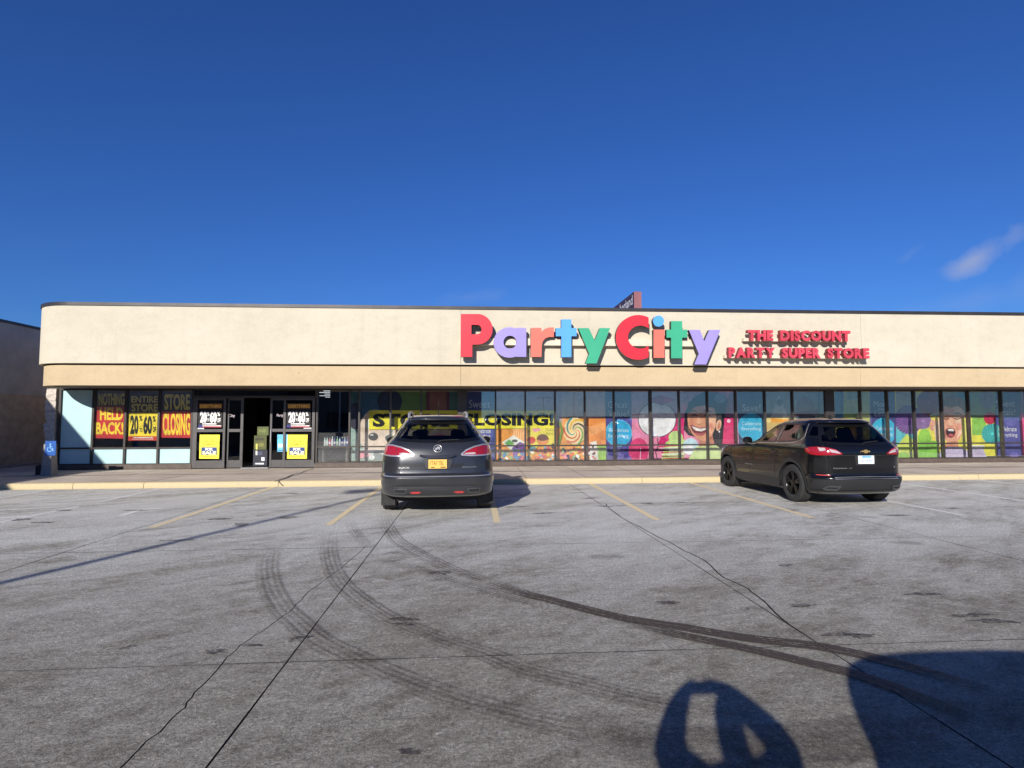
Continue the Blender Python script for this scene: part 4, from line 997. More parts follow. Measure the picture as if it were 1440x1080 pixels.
# n: sweet deals
r, p = board('violet window board reading Sweet Deals Celebrate Everything at the right edge', 1400, 1435, (92,92,160))
p.rect(1400, BT, 1435, 586, (84,92,126)); p.text('Sweet', 1400.8, 562.5, 1427, 572, (200,205,215), 0); p.text('Deals!', 1401.5, 575, 1427.5, 584, (200,205,215), 0); p.text('Celebrate', 1404, 600, 1429.5, 606.5, WHT, .0); p.text('Everything', 1404, 609, 1430.5, 615.5, WHT, .0); p.ell(1422, 595, 7, 4, (112,110,184)); p.ell(1426, 640, 6, 4.5, (120,112,190)); p.build('artwork', r)
r, p = board('magenta window board cut off by the right edge of the photo', 1435, 1500, (236,88,142))
p.rect(1435, BT, 1500, 582, (150,120,140)); balloon(p, 1452, 610, 9, 12, (250,190,210)); p.build('artwork', r)
r, p = board('teal window board beyond the right edge of the photo', 1500, 1640, (80,160,170)); balloon(p, 1530, 600, 12, 16, (250,210,90)); p.build('artwork', r)
# the long banner
YN = 19.15
r, p = poster('banner', 'long yellow banner reading STORE CLOSING in heavy black letters behind the grey car', 'banner', [(519,577),(782,577.2),(782,602.2),(519,604)], (247,236,66), YN, th=.003)
p.text('STORE', 524, 581.5, 632, 600.5, BLK, .05, 0, 1.02); p.text('CLOSING!', 645, 581, 779, 598.8, BLK, .05, 0, 1.02); p.build('lettering', r)

# display bottles on a ledge inside the clear window
led = MB(); led.box(-4.75, -3.9, 18.95, 19.35, .78, .83); led.box(-4.72, -4.66, 18.98, 19.3, .155, .78); led.box(-3.98, -3.92, 18.98, 19.3, .155, .78)
tag(led.build('display_ledge', M['interior_floor'], at=(-4.3, 19.1, .155)), 'low grey ledge inside the clear window holding a row of small bottles', 'display shelf')
ordn = ['first', 'second', 'third', 'fourth', 'fifth', 'sixth', 'seventh', 'eighth', 'ninth', 'tenth']
bn = ['white', 'pale green', 'pink', 'pale grey', 'violet blue', 'mid green', 'pale blue', 'dark blue', 'grey blue', 'slate blue']
bl = ['%s small bottle, %s from the left in the row on the window ledge' % (bn[k], ordn[k]) for k in range(10)]
bc = [(225,240,232),(200,226,214),(226,120,150),(230,230,236),(90,100,150),(150,200,160),(210,226,240),(70,84,150),(180,190,220),(96,110,170)]
for k in range(10):
    x = -4.66+k*.079; h = .24+.05*random.random(); c = (x, 19.08, .83); b = empty('bottle', c)
    tag(b, bl[k], 'bottle', 'bottles in the row on the window ledge')
    MB().lathe([(.03, 0), (.033, .02), (.033, h*.62), (.014, h*.8), (.014, h*.86)], c, 'z', 10).build('bottle_body', pcol(bc[k]), b, smooth=40)
    MB().lathe([(.018, h*.86), (.018, h)], c, 'z', 8).build('cap', pcol(bc[(k+3) % 10]), b)
    MB().lathe([(.0338, h*.2), (.0338, h*.45)], c, 'z', 10, 0, False).build('bottle_label', pcol((240,240,242)), b)
# cartons stacked in the doorway
yc = 19.25
def carton(label, q, y0, y1, col, marks):
    a = onY(q[0], q[3], yc); b = onY(q[2], q[1], yc)
    r = empty('carton', ((a.x+b.x)/2, (y0+y1)/2, a.z)); tag(r, label, 'box', 'cartons stacked in the doorway')
    MB().box(a.x, b.x, y0, y1, a.z, b.z).build('carton_body', pcol(col), r)
    p = Print(y0-.001)
    for m_ in marks: p.rect(*m_)
    if marks: p.build('printing', r)
carton('dark navy carton with white print at the bottom of the doorway stack', (355.6,632.5,376,655), yc, yc+.5, (44,46,58), [(372.5-5,643,372,648,(230,230,235)),(359,651,371,653,(225,225,228)),(359.5,634,362,640,(235,235,225)),(363,635,369,640,(80,84,110))])
carton('olive carton with yellow strip in the middle of the doorway stack', (357,612.5,375,632.3), yc, yc+.5, (84,88,46), [(359.8,624,362,632,(240,232,110)),(359,616,371,619,(60,62,40)),(363,623,371,628,(120,120,60))])
carton('green carton on top of the doorway stack', (361.5,600,377.5,612.3), yc+.01, yc+.45, (88,98,50), [(364,603.5,374,608,(110,118,64))])

# ================================================================== CARS
def pchip(xs, ys, x):
    n = len(xs)
    if x <= xs[0]: return ys[0]
    if x >= xs[-1]: return ys[-1]
    h = [xs[i+1]-xs[i] for i in range(n-1)]; dl = [(ys[i+1]-ys[i])/h[i] for i in range(n-1)]
    d = [dl[0]] + [0 if dl[i-1]*dl[i] <= 0 else 2*dl[i-1]*dl[i]/(dl[i-1]+dl[i]) for i in range(1, n-1)] + [dl[-1]]
    i = 0
    while x > xs[i+1]: i += 1
    t = (x-xs[i])/h[i]; t2, t3 = t*t, t*t*t
    return ys[i]*(2*t3-3*t2+1)+h[i]*d[i]*(t3-2*t2+t)+ys[i+1]*(-2*t3+3*t2)+h[i]*d[i+1]*(t3-t2)

class Car:
    """body lofted from level outlines; local frame: +y front, rear axle at y = 0"""
    def __init__(s, rows, rr, rf, bow_r, bow_f, wb, axle_r):
        s.z = [r[0] for r in rows]; s.yr = [r[1] for r in rows]; s.yf = [r[2] for r in rows]; s.w = [r[3] for r in rows]
        s.rr, s.rf, s.bow_r, s.bow_f, s.wb, s.axr = rr, rf, bow_r, bow_f, wb, axle_r
    def outline(s, z):
        yr, yf, w = (pchip(s.z, q, z) for q in (s.yr, s.yf, s.w))
        rx, fx = min(s.rr, w*.75), min(s.rf, w*.8); ln = yf-yr; ry, fy = min(rx*1.15, ln*.3), min(fx*1.1, ln*.3)
        p = []
        for i in range(14): p.append(((w-rx)*i/14, yr))
        for i in range(14): t = pi/2*i/14; p.append((w-rx+rx*sin(t), yr+ry-ry*cos(t)))
        for i in range(56): p.append((w, yr+ry+(ln-ry-fy)*i/56))
        for i in range(14): t = pi/2*i/14; p.append((w-fx+fx*cos(t), yf-fy+fy*sin(t)))
        for i in range(15): p.append(((w-fx)*(1-i/14), yf))
        o = []
        for x, y in p:
            t = (y-yr)/ln; k = x/w
            x2 = x*(1-.035*abs(2*t-1)**3)
            y2 = y + s.bow_r*k*k*max(0, 1-t*2.2)**2 - s.bow_f*k*k*max(0, 1-(1-t)*2.2)**2
            o.append((x2, y2))
        return o
    def P(s, sc, z):
        """point at signed arc length sc round the outline from the rear centre"""
        o = s.outline(z); a = abs(sc); sg = 1 if sc >= 0 else -1; acc = 0
        for i in range(len(o)-1):
            d = hypot(o[i+1][0]-o[i][0], o[i+1][1]-o[i][1])
            if acc+d >= a: t = (a-acc)/d; return Vector((sg*(o[i][0]+(o[i+1][0]-o[i][0])*t), o[i][1]+(o[i+1][1]-o[i][1])*t, z))
            acc += d
        return Vector((0, o[-1][1], z))
    def N(s, sc, z):
        e = .004; a = s.P(sc+e, z)-s.P(sc-e, z); b = s.P(sc, z+e)-s.P(sc, z-e); n = a.cross(b)
        return n.normalized() if n.length > 1e-9 else Vector((0, -1, 0))
    def shell(s, levels):
        mb = MB(); rows = []
        for z in levels:
            o = s.outline(z); full = [(x, y, z) for x, y in o] + [(-x, y, z) for x, y in o[-2:0:-1]]
            rows.append(full)
        mb.grid(rows, 0, True, True); return mb
    def patch_sz(s, poly, off, holes=(), step=.05, rim=.012):
        """sheet following the body over a polygon in (arc length, height)"""
        def dens(lp):
            o = []
            for i, a in enumerate(lp):
                b = lp[(i+1) % len(lp)]; n = max(1, int(hypot(b[0]-a[0], b[1]-a[1])/step))
                o += [(a[0]+(b[0]-a[0])*k/n, a[1]+(b[1]-a[1])*k/n) for k in range(n)]
            return o
        loops = [dens(poly)] + [dens(h) for h in holes]
        x0, x1 = min(p[0] for p in poly), max(p[0] for p in poly); y0, y1 = min(p[1] for p in poly), max(p[1] for p in poly)
        grid = [(x0+step*i+1e-3, y0+step*j+1e-3) for i in range(1, int((x1-x0)/step)+1) for j in range(1, int((y1-y0)/step)+1)]
        grid = [g for g in grid if inpoly(g, poly) and not any(inpoly(g, h) for h in holes)]
        vo, fs = region(loops, lambda p: inpoly(p, poly) and not any(inpoly(p, h) for h in holes), grid)
        return s.sheet([(v[0], v[1]) for v in vo], fs, lambda p: (s.P(p[0], p[1]), s.N(p[0], p[1])), off, rim)
    def sheet(s, vo, fs, fn, off, rim):
        mb = MB(); top = []; bot = []
        for p in vo:
            c, n = fn(p); top.append(c+n*off); bot.append(c+n*(off-rim))
        nv = len(vo); mb.v = [tuple(p) for p in top+bot]; cnt = {}
        for f in fs:
            mb.f.append(tuple(f)); mb.m.append(0)
            for i in range(len(f)):
                a, c = f[i], f[(i+1) % len(f)]
                if (c, a) in cnt: del cnt[(c, a)]
                else: cnt[(a, c)] = 1
        for a, c in cnt: mb.f.append((a, a+nv, c+nv, c)); mb.m.append(0)
        return mb
    def patch_side(s, bvh, side, poly, off, holes=(), step=.05, rim=.012, ax='x'):
        """same over a polygon in the side view (y, z), or (x, z) seen from the front"""
        def dens(lp):
            o = []
            for i, a in enumerate(lp):
                b = lp[(i+1) % len(lp)]; n = max(1, int(hypot(b[0]-a[0], b[1]-a[1])/step))
                o += [(a[0]+(b[0]-a[0])*k/n, a[1]+(b[1]-a[1])*k/n) for k in range(n)]
            return o
        loops = [dens(poly)] + [dens(h) for h in holes]
        x0, x1 = min(p[0] for p in poly), max(p[0] for p in poly); y0, y1 = min(p[1] for p in poly), max(p[1] for p in poly)
        grid = [(x0+step*i+1e-3, y0+step*j+1e-3) for i in range(1, int((x1-x0)/step)+1) for j in range(1, int((y1-y0)/step)+1)]
        grid = [g for g in grid if inpoly(g, poly) and not any(inpoly(g, h) for h in holes)]
        vo, fs = region(loops, lambda p: inpoly(p, poly) and not any(inpoly(p, h) for h in holes), grid)
        def fn(p):
            if ax == 'x': h = bvh.ray_cast(Vector((side*3, p[0], p[1])), Vector((-side, 0, 0)))
            else: h = bvh.ray_cast(Vector((p[0], 8, p[1])), Vector((0, -1, 0)))
            if h[0] is None: return Vector((side*.8, p[0], p[1])), Vector((side, 0, 0))
            n = h[1]; n = -n if n.dot(Vector((side, 0, 0)) if ax == 'x' else Vector((0, 1, 0))) < 0 else n
            return h[0], n
        return s.sheet([(v[0], v[1]) for v in vo], fs, fn, off, rim)

def inset(poly, d):
    """shrink a polygon by d"""
    n = len(poly); area = sum(poly[i][0]*poly[(i+1) % n][1]-poly[(i+1) % n][0]*poly[i][1] for i in range(n)); sg = 1 if area > 0 else -1; o = []
    for i in range(n):
        a, b, c = poly[i-1], poly[i], poly[(i+1) % n]
        e1 = Vector((b[0]-a[0], b[1]-a[1])).normalized(); e2 = Vector((c[0]-b[0], c[1]-b[1])).normalized()
        n1 = Vector((-e1.y, e1.x))*sg; n2 = Vector((-e2.y, e2.x))*sg; m_ = (n1+n2); k = d/max(.35, 1+n1.dot(n2))
        o.append((b[0]+m_.x*k, b[1]+m_.y*k))
    return o
def mir(poly): return [(-x, z) for x, z in poly][::-1]

def wheel(car, name, x, y, R, tw, rimmat, side, spokes=5):
    w = empty('wheel', (x, y, R)); w.parent = car
    h = tw/2; rim = R*.62
    prof = [(rim, -h*.86), (rim+.02, -h*.96), (R*.86, -h*1.02), (R*.955, -h*.93), (R*.985, -h*.8)]
    for g in (-.5, 0, .5): prof += [(R, h*(g-.22)), (R, h*(g-.05)), (R-.012, h*(g-.035)), (R-.012, h*(g+.035)), (R, h*(g+.05)), (R, h*(g+.22))]
    prof += [(R*.985, h*.8), (R*.955, h*.93), (R*.86, h*1.02), (rim+.02, h*.96), (rim, h*.86)]
    mb = MB(); mb.lathe(prof, (0, 0, 0), 'x', 40, 0, False)
    o = mb.build('tyre', M['rubber'], smooth=45); o.parent = w
    mb = MB(); s = side
    mb.lathe([(rim, s*h*.9), (rim*.96, s*h*.8), (rim*.93, s*h*.2), (rim*.93, -s*h*.8), (rim, -s*h*.86)], (0, 0, 0), 'x', 36, 0, False)
    mb.lathe([(rim*.93, -s*.0), (.02, -s*.0)], (0, 0, 0), 'x', 30, 1, False)
    mb.lathe([(.075, s*h*.2), (.075, s*h*.70), (.05, s*h*.76), (.003, s*h*.77)], (0, 0, 0), 'x', 18, 0, False)
    for k in range(spokes):
        for d in (-.16, .16):
            a = 2*pi*k/spokes + pi/2; b = a + d
            p0 = Vector((0, cos(a+d*.6)*.06, sin(a+d*.6)*.06)); p1 = Vector((0, cos(b)*rim*.95, sin(b)*rim*.95)); n = Vector((0, -sin(b), cos(b)))
            rows = []
            for t, wd in ((0, .026), (.5, .019), (1, .026)):
                c = p0+(p1-p0)*t; xx = s*h*(.70+.10*t)
                rows.append([c-n*wd+Vector((xx-s*.03, 0, 0)), c-n*wd*.8+Vector((xx, 0, 0)), c+n*wd*.8+Vector((xx, 0, 0)), c+n*wd+Vector((xx-s*.03, 0, 0))])
            mb.grid(rows, 0, True, True)
    o = mb.build('rim', [rimmat, M['black_plastic']], smooth=35); o.parent = w
    return w
def local(mb, name, mats, parent, smooth=40, fix=False):
    o = mb.build(name, mats, smooth=smooth, fix=fix); o.parent = parent; return o
def txt_on(car, name, txt, s0, z0, s1, z1, mt, parent, off=.004, bold=0.):
    vs, fs, _ = text_geo(txt, bold); mb = MB(); P = []
    for u, v in vs:
        a, z = s0+(s1-s0)*u, z0+(z1-z0)*v; P.append(car.P(a, z)+car.N(a, z)*off)
    mb.tri(P, fs); return local(mb, name, mt, parent, 0)
def levels(*seg):
    o = []
    for a, b, n in seg: o += [a+(b-a)*i/n for i in range(n)]
    return o+[seg[-1][1]]

def make_car(loc, rz, C, paint, lv, R, tw, track, opts):
    root = empty('parked_car', loc, rz)
    mb = C.shell(lv); me = mb.mesh('body', [paint, M['black_plastic']])
    bm = bmesh.new(); bm.from_mesh(me); bmesh.ops.recalc_face_normals(bm, faces=bm.faces); bm.to_mesh(me); bm.free()
    body = bpy.data.objects.new('body', me); COL.objects.link(body)
    bm = bmesh.new(); bm.from_mesh(me); bvh = BVHTree.FromBMesh(bm); bm.free()
    cuts = []
    for y in (0, C.wb):
        for sd_ in (-1, 1):
            cm = MB(); cm.lathe([(R+.055, sd_*.50), (R+.055, sd_*1.3)], (0, y, R), 'x', 44, 0)
            c = cm.build('cut', [M['black_plastic'], M['black_plastic']]); cuts.append(c)
            md = body.modifiers.new('cut', 'BOOLEAN'); md.operation = 'DIFFERENCE'; md.object = c; md.solver = 'EXACT'; md.material_mode = 'TRANSFER'
    dg = bpy.context.evaluated_depsgraph_get(); dg.update()
    nm = bpy.data.meshes.new_from_object(body.evaluated_get(dg)); body.modifiers.clear(); body.data = nm
    for c in cuts: bpy.data.objects.remove(c)
    # open the window areas so that one looks through the glass into the cabin
    bm = bmesh.new(); bm.from_mesh(nm); dele = []
    for f in bm.faces:
        c = f.calc_center_median(); n = f.normal
        if c.z < 1.0: continue
        hit = False
        if abs(n.x) > .35:
            hit = any(inpoly((c.y, c.z), inset(w[0], .02)) for w in opts['side'])
        if not hit and n.y < -.25 and abs(n.x) < .75:
            hit = inpoly((c.x, c.z), inset(opts['rear_xz'], .03))
        if not hit and n.y > .2: hit = inpoly((c.x, c.z), inset(opts['wind'], .03))
        if hit: dele.append(f)
    bmesh.ops.delete(bm, geom=dele, context='FACES'); bm.to_mesh(nm); bm.free()
    nm.polygons.foreach_set('use_smooth', [True]*len(nm.polygons)); nm.set_sharp_from_angle(angle=radians(38)); nm.update()
    body.parent = root
    # glazing
    for poly, mt in opts['side']:
        for sd_ in (-1, 1):
            local(C.patch_side(bvh, sd_, poly, .003, (), .06, .004), 'side_window', M[mt], root)
            local(C.patch_side(bvh, sd_, poly, .006, (inset(poly, .035),), .06, .012), 'window_trim', M['trim'], root)
    local(C.patch_sz(opts['rear'], .003, (), .06, .004), 'rear_window', M[opts['rear_mat']], root)
    local(C.patch_sz(opts['rear'], .006, (inset(opts['rear'], .05),), .05, .012), 'window_trim', M['trim'], root)
    local(C.patch_side(bvh, 1, opts['wind'], .003, (), .08, .004, 'y'), 'windscreen', M['car_glass'], root)
    local(C.patch_side(bvh, 1, opts['wind'], .006, (inset(opts['wind'], .05),), .08, .012, 'y'), 'window_trim', M['trim'], root)
    for sd_ in (-1, 1):
        for y in (0, C.wb): wheel(root, 'wheel', sd_*track, y, R, tw, opts['rim'], sd_)
    # cabin: floor and seats
    w0 = max(C.w)-.12
    local(MB().box(-w0, w0, C.axr+.25, C.wb-.35, .55, .62), 'cabin_floor', M['black_plastic'], root, 0, True)
    local(MB().box(-w0+.08, w0-.08, C.wb-.85, C.wb-.45, .62, 1.04), 'dashboard', M['black_plastic'], root, 0, True)
    for y in opts['seats']:
        for x in (-.38, .38):
            s = MB()
            s.grid([[(x-a*.5, y+b, z), (x+a*.5, y+b, z), (x+a*.5, y+b+t, z), (x-a*.5, y+b+t, z)] for a, b, t, z in ((.46, .0, .55, .62), (.5, .0, .6, .8), (.5, -.03, .16, .86), (.46, -.1, .14, 1.12), (.34, -.14, .11, 1.24))], 0, True, True)
            s.grid([[(x-a*.5, y+b, z), (x+a*.5, y+b, z), (x+a*.5, y+b+.09, z), (x-a*.5, y+b+.09, z)] for a, b, z in ((.2, -.15, 1.24), (.27, -.16, 1.29), (.26, -.17, 1.40), (.18, -.17, 1.44))], 0, True, True)
            local(s, 'seat', M['seat'], root, 50, True)
    # mirrors
    for sd_ in (-1, 1):
        x, y, z = opts['mirror']; mm = MB()
        rows = []
        for t, a, b in ((0, .3, .4), (.12, .8, .85), (.45, 1, 1), (.8, .9, .9), (1, .45, .5)):
            yy = y+.05-.0+t*.16
            rows.append([(sd_*(x+.11+.115*a*cos(q)), yy, z+.085*b*sin(q)) for q in [2*pi*i/16 for i in range(16)]])
        mm.grid(rows, 0, True, True); mm.box(min(sd_*(x-.08), sd_*(x+.05)), max(sd_*(x-.08), sd_*(x+.05)), y+.09, y+.17, z-.07, z-.03)
        mo = local(mm, 'mirror', opts['mirror_mat'], root, 50, True)
        local(MB().lathe([(.001, 0), (.075, 0), (.075, .004)], (sd_*(x+.11), y+.046, z), 'y', 18), 'mirror_glass', M['black_rim'], mo, 0, True)
    return root, body, bvh

# ---- dark grey car (seen from straight behind)
rowsA = [(.26,-.50,3.80,.86),(.31,-.84,3.93,.93),(.365,-.99,4.03,.975),(.48,-1.03,4.06,.99),(.52,-1.03,4.06,.995),(.54,-1.055,4.06,1.0),(.66,-1.07,4.06,1.0),(.69,-1.05,4.06,.998),(.715,-.985,4.05,.997),(.73,-.965,4.04,.995),(.80,-.955,4.0,.99),(.93,-.945,3.9,.985),(1.02,-.93,3.7,.975),(1.08,-.915,3.4,.965),(1.14,-.895,3.0,.95),(1.19,-.87,2.72,.935),(1.24,-.84,2.5,.905),(1.29,-.80,2.36,.86),(1.36,-.74,2.2,.80),(1.48,-.62,1.9,.715),(1.60,-.50,1.55,.635),(1.65,-.46,1.35,.595),(1.68,-.47,1.2,.565),(1.705,-.44,1.0,.53),(1.73,-.30,.75,.47),(1.745,-.05,.55,.38),(1.752,.2,.4,.2)]
A = Car(rowsA, .36, .55, .10, .16, 3.02, -1.05)
sideA = [([(2.05,1.24),(1.55,1.50),(1.05,1.62),(.72,1.63),(.72,1.24)], 'car_glass'), ([(.64,1.24),(.64,1.63),(-.05,1.61),(-.05,1.25)], 'car_glass_dark')]
rearA = [(-.80,1.29),(-.45,1.255),(0,1.245),(.45,1.255),(.80,1.29),(.735,1.42),(.60,1.615),(-.60,1.615),(-.735,1.42)]
windA = [(-.78,1.24),(.78,1.24),(.60,1.60),(-.60,1.60)]
carA, bodyA, bvA = make_car((-.60, 10.93, 0), radians(2.6), A, M['paint_grey'], levels((.26,.30,3),(.30,.50,6),(.50,.56,4),(.56,.66,4),(.66,.74,9),(.74,1.30,20),(1.30,1.64,12),(1.64,1.752,9)), .395, .255, .86,
    dict(side=sideA, rear=rearA, rear_xz=[(x, z) for x, z in rearA], rear_mat='car_glass_mid', wind=windA, rim=M['alloy'], seats=(.75, 1.75), mirror=(.93, 2.0, 1.20), mirror_mat=M['paint_grey']))
carA.scale = (1, 1, .985)
tag(carA, 'dark grey metallic SUV with yellow licence plate parked nose to the kerb, seen from behind', 'car')
LA = [(.96,1.21),(.80,1.212),(.62,1.18),(.48,1.125),(.395,1.055),(.40,1.025),(.55,1.012),(.80,1.012),(1.02,1.025),(1.06,1.10),(1.03,1.19)]
for poly in (LA, mir(LA)):
    sg = 1 if poly is LA else -1
    t = local(A.patch_sz(poly, .010, (), .04, .02), 'tail_light', M['red_lens'], carA)
    local(A.patch_sz(poly, .016, (inset(poly, .022),), .04, .022), 'light_surround', M['chrome'], t)
    wh = [(sg*x, z) for x, z in [(.645,1.07),(.60,1.078),(.47,1.066),(.45,1.05),(.60,1.042),(.645,1.048)]]
    local(A.patch_sz(wh if sg > 0 else wh[::-1], .015, (), .03, .006), 'reversing_lens', M['white_gloss'], t)
    dv = [(sg*x, z) for x, z in [(.70,1.02),(.706,1.02),(.706,1.20),(.70,1.20)]]
    local(A.patch_sz(dv if sg > 0 else dv[::-1], .013, (), .05, .004), 'light_divider', M['black_plastic'], t)
# badge, handle, plate
em = MB(); ec = A.P(0, 1.145)+A.N(0, 1.145)*.012; en = A.N(0, 1.145)
ux = Vector((1, 0, 0)); uz = (ux.cross(en)).normalized(); uz = -uz if uz.z < 0 else uz
em.tube([ec+ux*.066*cos(a)+uz*.066*sin(a) for a in [2*pi*i/28 for i in range(29)]], .0075, 8)
eo = local(em, 'emblem', M['chrome'], carA, 50, True)
for k, (dx_, dz_) in enumerate(((-.026, -.010), (0, .012), (.026, .0))):
    sh = MB(); pts = [(-.019,.024),(.019,.024),(.017,-.004),(0,-.03),(-.017,-.004)]
    f_ = [ec+ux*(dx_+a*.9)+uz*(dz_+b)+en*(.004+.003*k) for a, b in pts]; b_ = [q-en*.006 for q in f_]
    sh.face(f_); 
    for i in range(5): sh.face([f_[i], b_[i], b_[(i+1) % 5], f_[(i+1) % 5]])
    local(sh, 'shield', M['chrome'] if k != 1 else M['alloy'], eo, 0, True)
hb = MB(); rows = []
for i in range(15):
    s = -.30+.60*i/14; e = abs(i-7)/7; z = 1.005+.028*e**3; c = A.P(s, z); n = A.N(s, z); hh = .026*(1-.35*e**4)
    rows.append([c+Vector((0,0,hh))+n*.004, c+Vector((0,0,hh*.6))+n*.03, c-Vector((0,0,hh))+n*.045, c-Vector((0,0,hh*1.2))+n*.004])
hb.grid(rows, 0, True, True); local(hb, 'tailgate_handle', M['paint_grey'], carA, 50, True)
rec = [(-.27,.985),(-.225,.80),(.225,.80),(.27,.985)]
local(A.patch_sz(rec, .004, (), .05, .004), 'plate_recess', M['black_plastic'], carA)  # flat sheet, dark to paint the shade inside the recess
local(A.patch_sz(rec, .012, (inset(rec, .022),), .05, .012), 'recess_frame', M['paint_grey'], carA)
pl = MB(); c = A.P(0, .885); pl.box(-.155, .155, c.y-.022, c.y-.014, .812, .966); po = local(pl, 'licence_plate', M['plate_yellow'], carA, 0, True)
def flat_text(parent, txt, x0, z0, x1, z1, y, mt, bold=0.):
    vs, fs, _ = text_geo(txt, bold); mb = MB(); mb.tri([(x0+(x1-x0)*u, y, z0+(z1-z0)*v) for u, v in vs], fs); return local(mb, 'lettering', mt, parent, 0)
flat_text(po, '1TAF TBL', -.125, .868, .105, .938, c.y-.0235, pcol((120,85,30)), .0)
MB_ = MB(); MB_.tri([(-.11,c.y-.0235,.826),(-.05,c.y-.0235,.826),(-.05,c.y-.0235,.840),(-.11,c.y-.0235,.840),(.05,c.y-.0235,.826),(.135,c.y-.0235,.826),(.135,c.y-.0235,.842),(.05,c.y-.0235,.842)], [(0,1,2,3),(4,5,6,7)]); local(MB_, 'registration_sticker', pcol((60,50,30)), po, 0)
txt_on(A, 'badge_lettering', 'BUICK', -.66, .815, -.47, .842, M['chrome'], carA, .006, .01)
txt_on(A, 'badge_lettering', 'ENCLAVE', .42, .818, .66, .842, M['alloy'], carA, .006, .0)
# painted glint on the bumper shelf, reflectors, exhaust openings, seams
def strip(C, car, name, pts, w, mt, off=.005, rim=.008):
    mb = MB(); rows = [[], []]
    for (s, z) in pts:
        for k, dz in ((0, w/2), (1, -w/2)): rows[k].append(C.P(s, z+dz)+C.N(s, z+dz)*off)
    mb.grid(rows); return local(mb, name, mt, car, 40)
def hseam(C, car, z, s0, s1, w=.007, mt=None): return strip(C, car, 'panel_seam', [(s0+(s1-s0)*i/30, z) for i in range(31)], w, mt or M['dark'], .003)
def vseam(C, car, s0, z0, s1, z1, w=.007):
    mb = MB(); rows = [[], []]
    for i in range(17):
        t = i/16; s = s0+(s1-s0)*t; z = z0+(z1-z0)*t
        for k, d in ((0, -w/2), (1, w/2)): rows[k].append(C.P(s+d, z)+C.N(s+d, z)*.003)
    mb.grid(rows); return local(mb, 'panel_seam', M['dark'], car, 40)
strip(A, carA, 'chrome_or_glint_strip', [(-.98+1.96*i/40, .684) for i in range(41)], .013, M['chrome'], .004)  # sky glint of the bumper step, set in as a bright strip
hseam(A, carA, .795, -.64, .64, .006)
for s in (-1, 1):
    vseam(A, carA, s*.64, .73, s*.66, 1.01); vseam(A, carA, s*.66, 1.215, s*.70, 1.30)
    po_ = [(s*x, z) for x, z in [(.50,.475),(.735,.475),(.715,.40),(.565,.39),(.52,.41)]]
    ex = local(A.patch_sz(po_ if s < 0 else po_[::-1], .003, (), .04, .003), 'exhaust_opening', M['dark'], carA)
    local(A.patch_sz(po_ if s < 0 else po_[::-1], .012, (inset(po_ if s < 0 else po_[::-1], .016),), .04, .012), 'exhaust_trim', M['dark_trim'], ex)
    rf = [(s*x, z) for x, z in [(.27,.415),(.32,.428),(.42,.425),(.455,.41),(.42,.395),(.32,.395)]]
    local(A.patch_sz(rf, .008, (), .04, .012), 'reflector', M['red_dim'], carA)
    # roof rail with raised chrome end
    rl = MB(); xs_ = .50; path = [(s*(xs_+.02), -.36, 1.68), (s*(xs_+.015), -.32, 1.765), (s*xs_, -.1, 1.785), (s*xs_, .5, 1.79), (s*(xs_), 1.0, 1.75), (s*(xs_+.015), 1.1, 1.69)]
    rl.tube(path, [.02, .026, .019, .018, .018, .016], 10); local(rl, 'roof_rail', M['chrome'], carA, 60, True)
    # mud flap behind the rear tyre
    local(MB().box(min(s*.745, s*.985), max(s*.745, s*.985), -.44, -.425, .13, .42), 'mud_flap', M['rubber'], carA, 0, True)
hseam(A, carA, .52, -.96, .96, .008, M['black_plastic'])
sp_ = MB(); rows = []
for i in range(17):
    s = -.60+1.2*i/16; c = A.P(s, 1.655); e = (i-8)/8
    rows.append([c+Vector((0,.06,.02)), c+Vector((0,-.09+.05*e*e,.012)), c+Vector((0,-.10+.05*e*e,-.012)), c+Vector((0,.02,-.03))])
sp_.grid(rows, 0, True, True); local(sp_, 'spoiler', M['paint_grey'], carA, 40, True)
an = MB(); an.tube([(0, .25, 1.74), (0, .10, 2.02)], [.008, .003], 6); an.ellipsoid((0, .25, 1.75), (.04, .08, .03)); local(an, 'antenna', M['black_plastic'], carA, 50, True)
wp_ = MB(); wp_.tube([A.P(0, 1.245)+A.N(0, 1.245)*.02, A.P(.08, 1.275)+A.N(.08, 1.275)*.025, A.P(.36, 1.285)+A.N(.36, 1.285)*.02], .009, 6); local(wp_, 'wiper', M['black_plastic'], carA, 0, True)
local(MB().box(-.7, .7, -.6, 3.6, .22, .40), 'underbody', M['dark'], carA, 0, True)

# ---- black car
rowsB = [(.22,-.70,3.46,.84),(.28,-.84,3.56,.885),(.36,-.90,3.62,.90),(.47,-.945,3.66,.915),(.515,-.955,3.68,.92),(.545,-.95,3.68,.92),(.565,-.895,3.68,.92),(.60,-.875,3.68,.92),(.70,-.875,3.67,.92),(.85,-.885,3.62,.918),(.93,-.89,3.5,.915),(.99,-.89,3.25,.912),(1.03,-.885,2.85,.908),(1.07,-.87,2.45,.90),(1.11,-.85,2.12,.885),(1.15,-.81,1.95,.86),(1.22,-.74,1.78,.815),(1.32,-.655,1.53,.765),(1.42,-.57,1.27,.71),(1.50,-.50,1.02,.665),(1.545,-.46,.86,.635),(1.575,-.47,.72,.605),(1.60,-.44,.55,.565),(1.62,-.30,.35,.50),(1.635,-.08,.2,.38),(1.64,.0,.12,.2)]
rowsB = [(z, a, b+ (0.32 if z > 1.48 else 0.16 if z > 1.3 else 0), w) for z, a, b, w in rowsB]
Bc = Car(rowsB, .32, .55, .10, .2, 2.725, -.93)
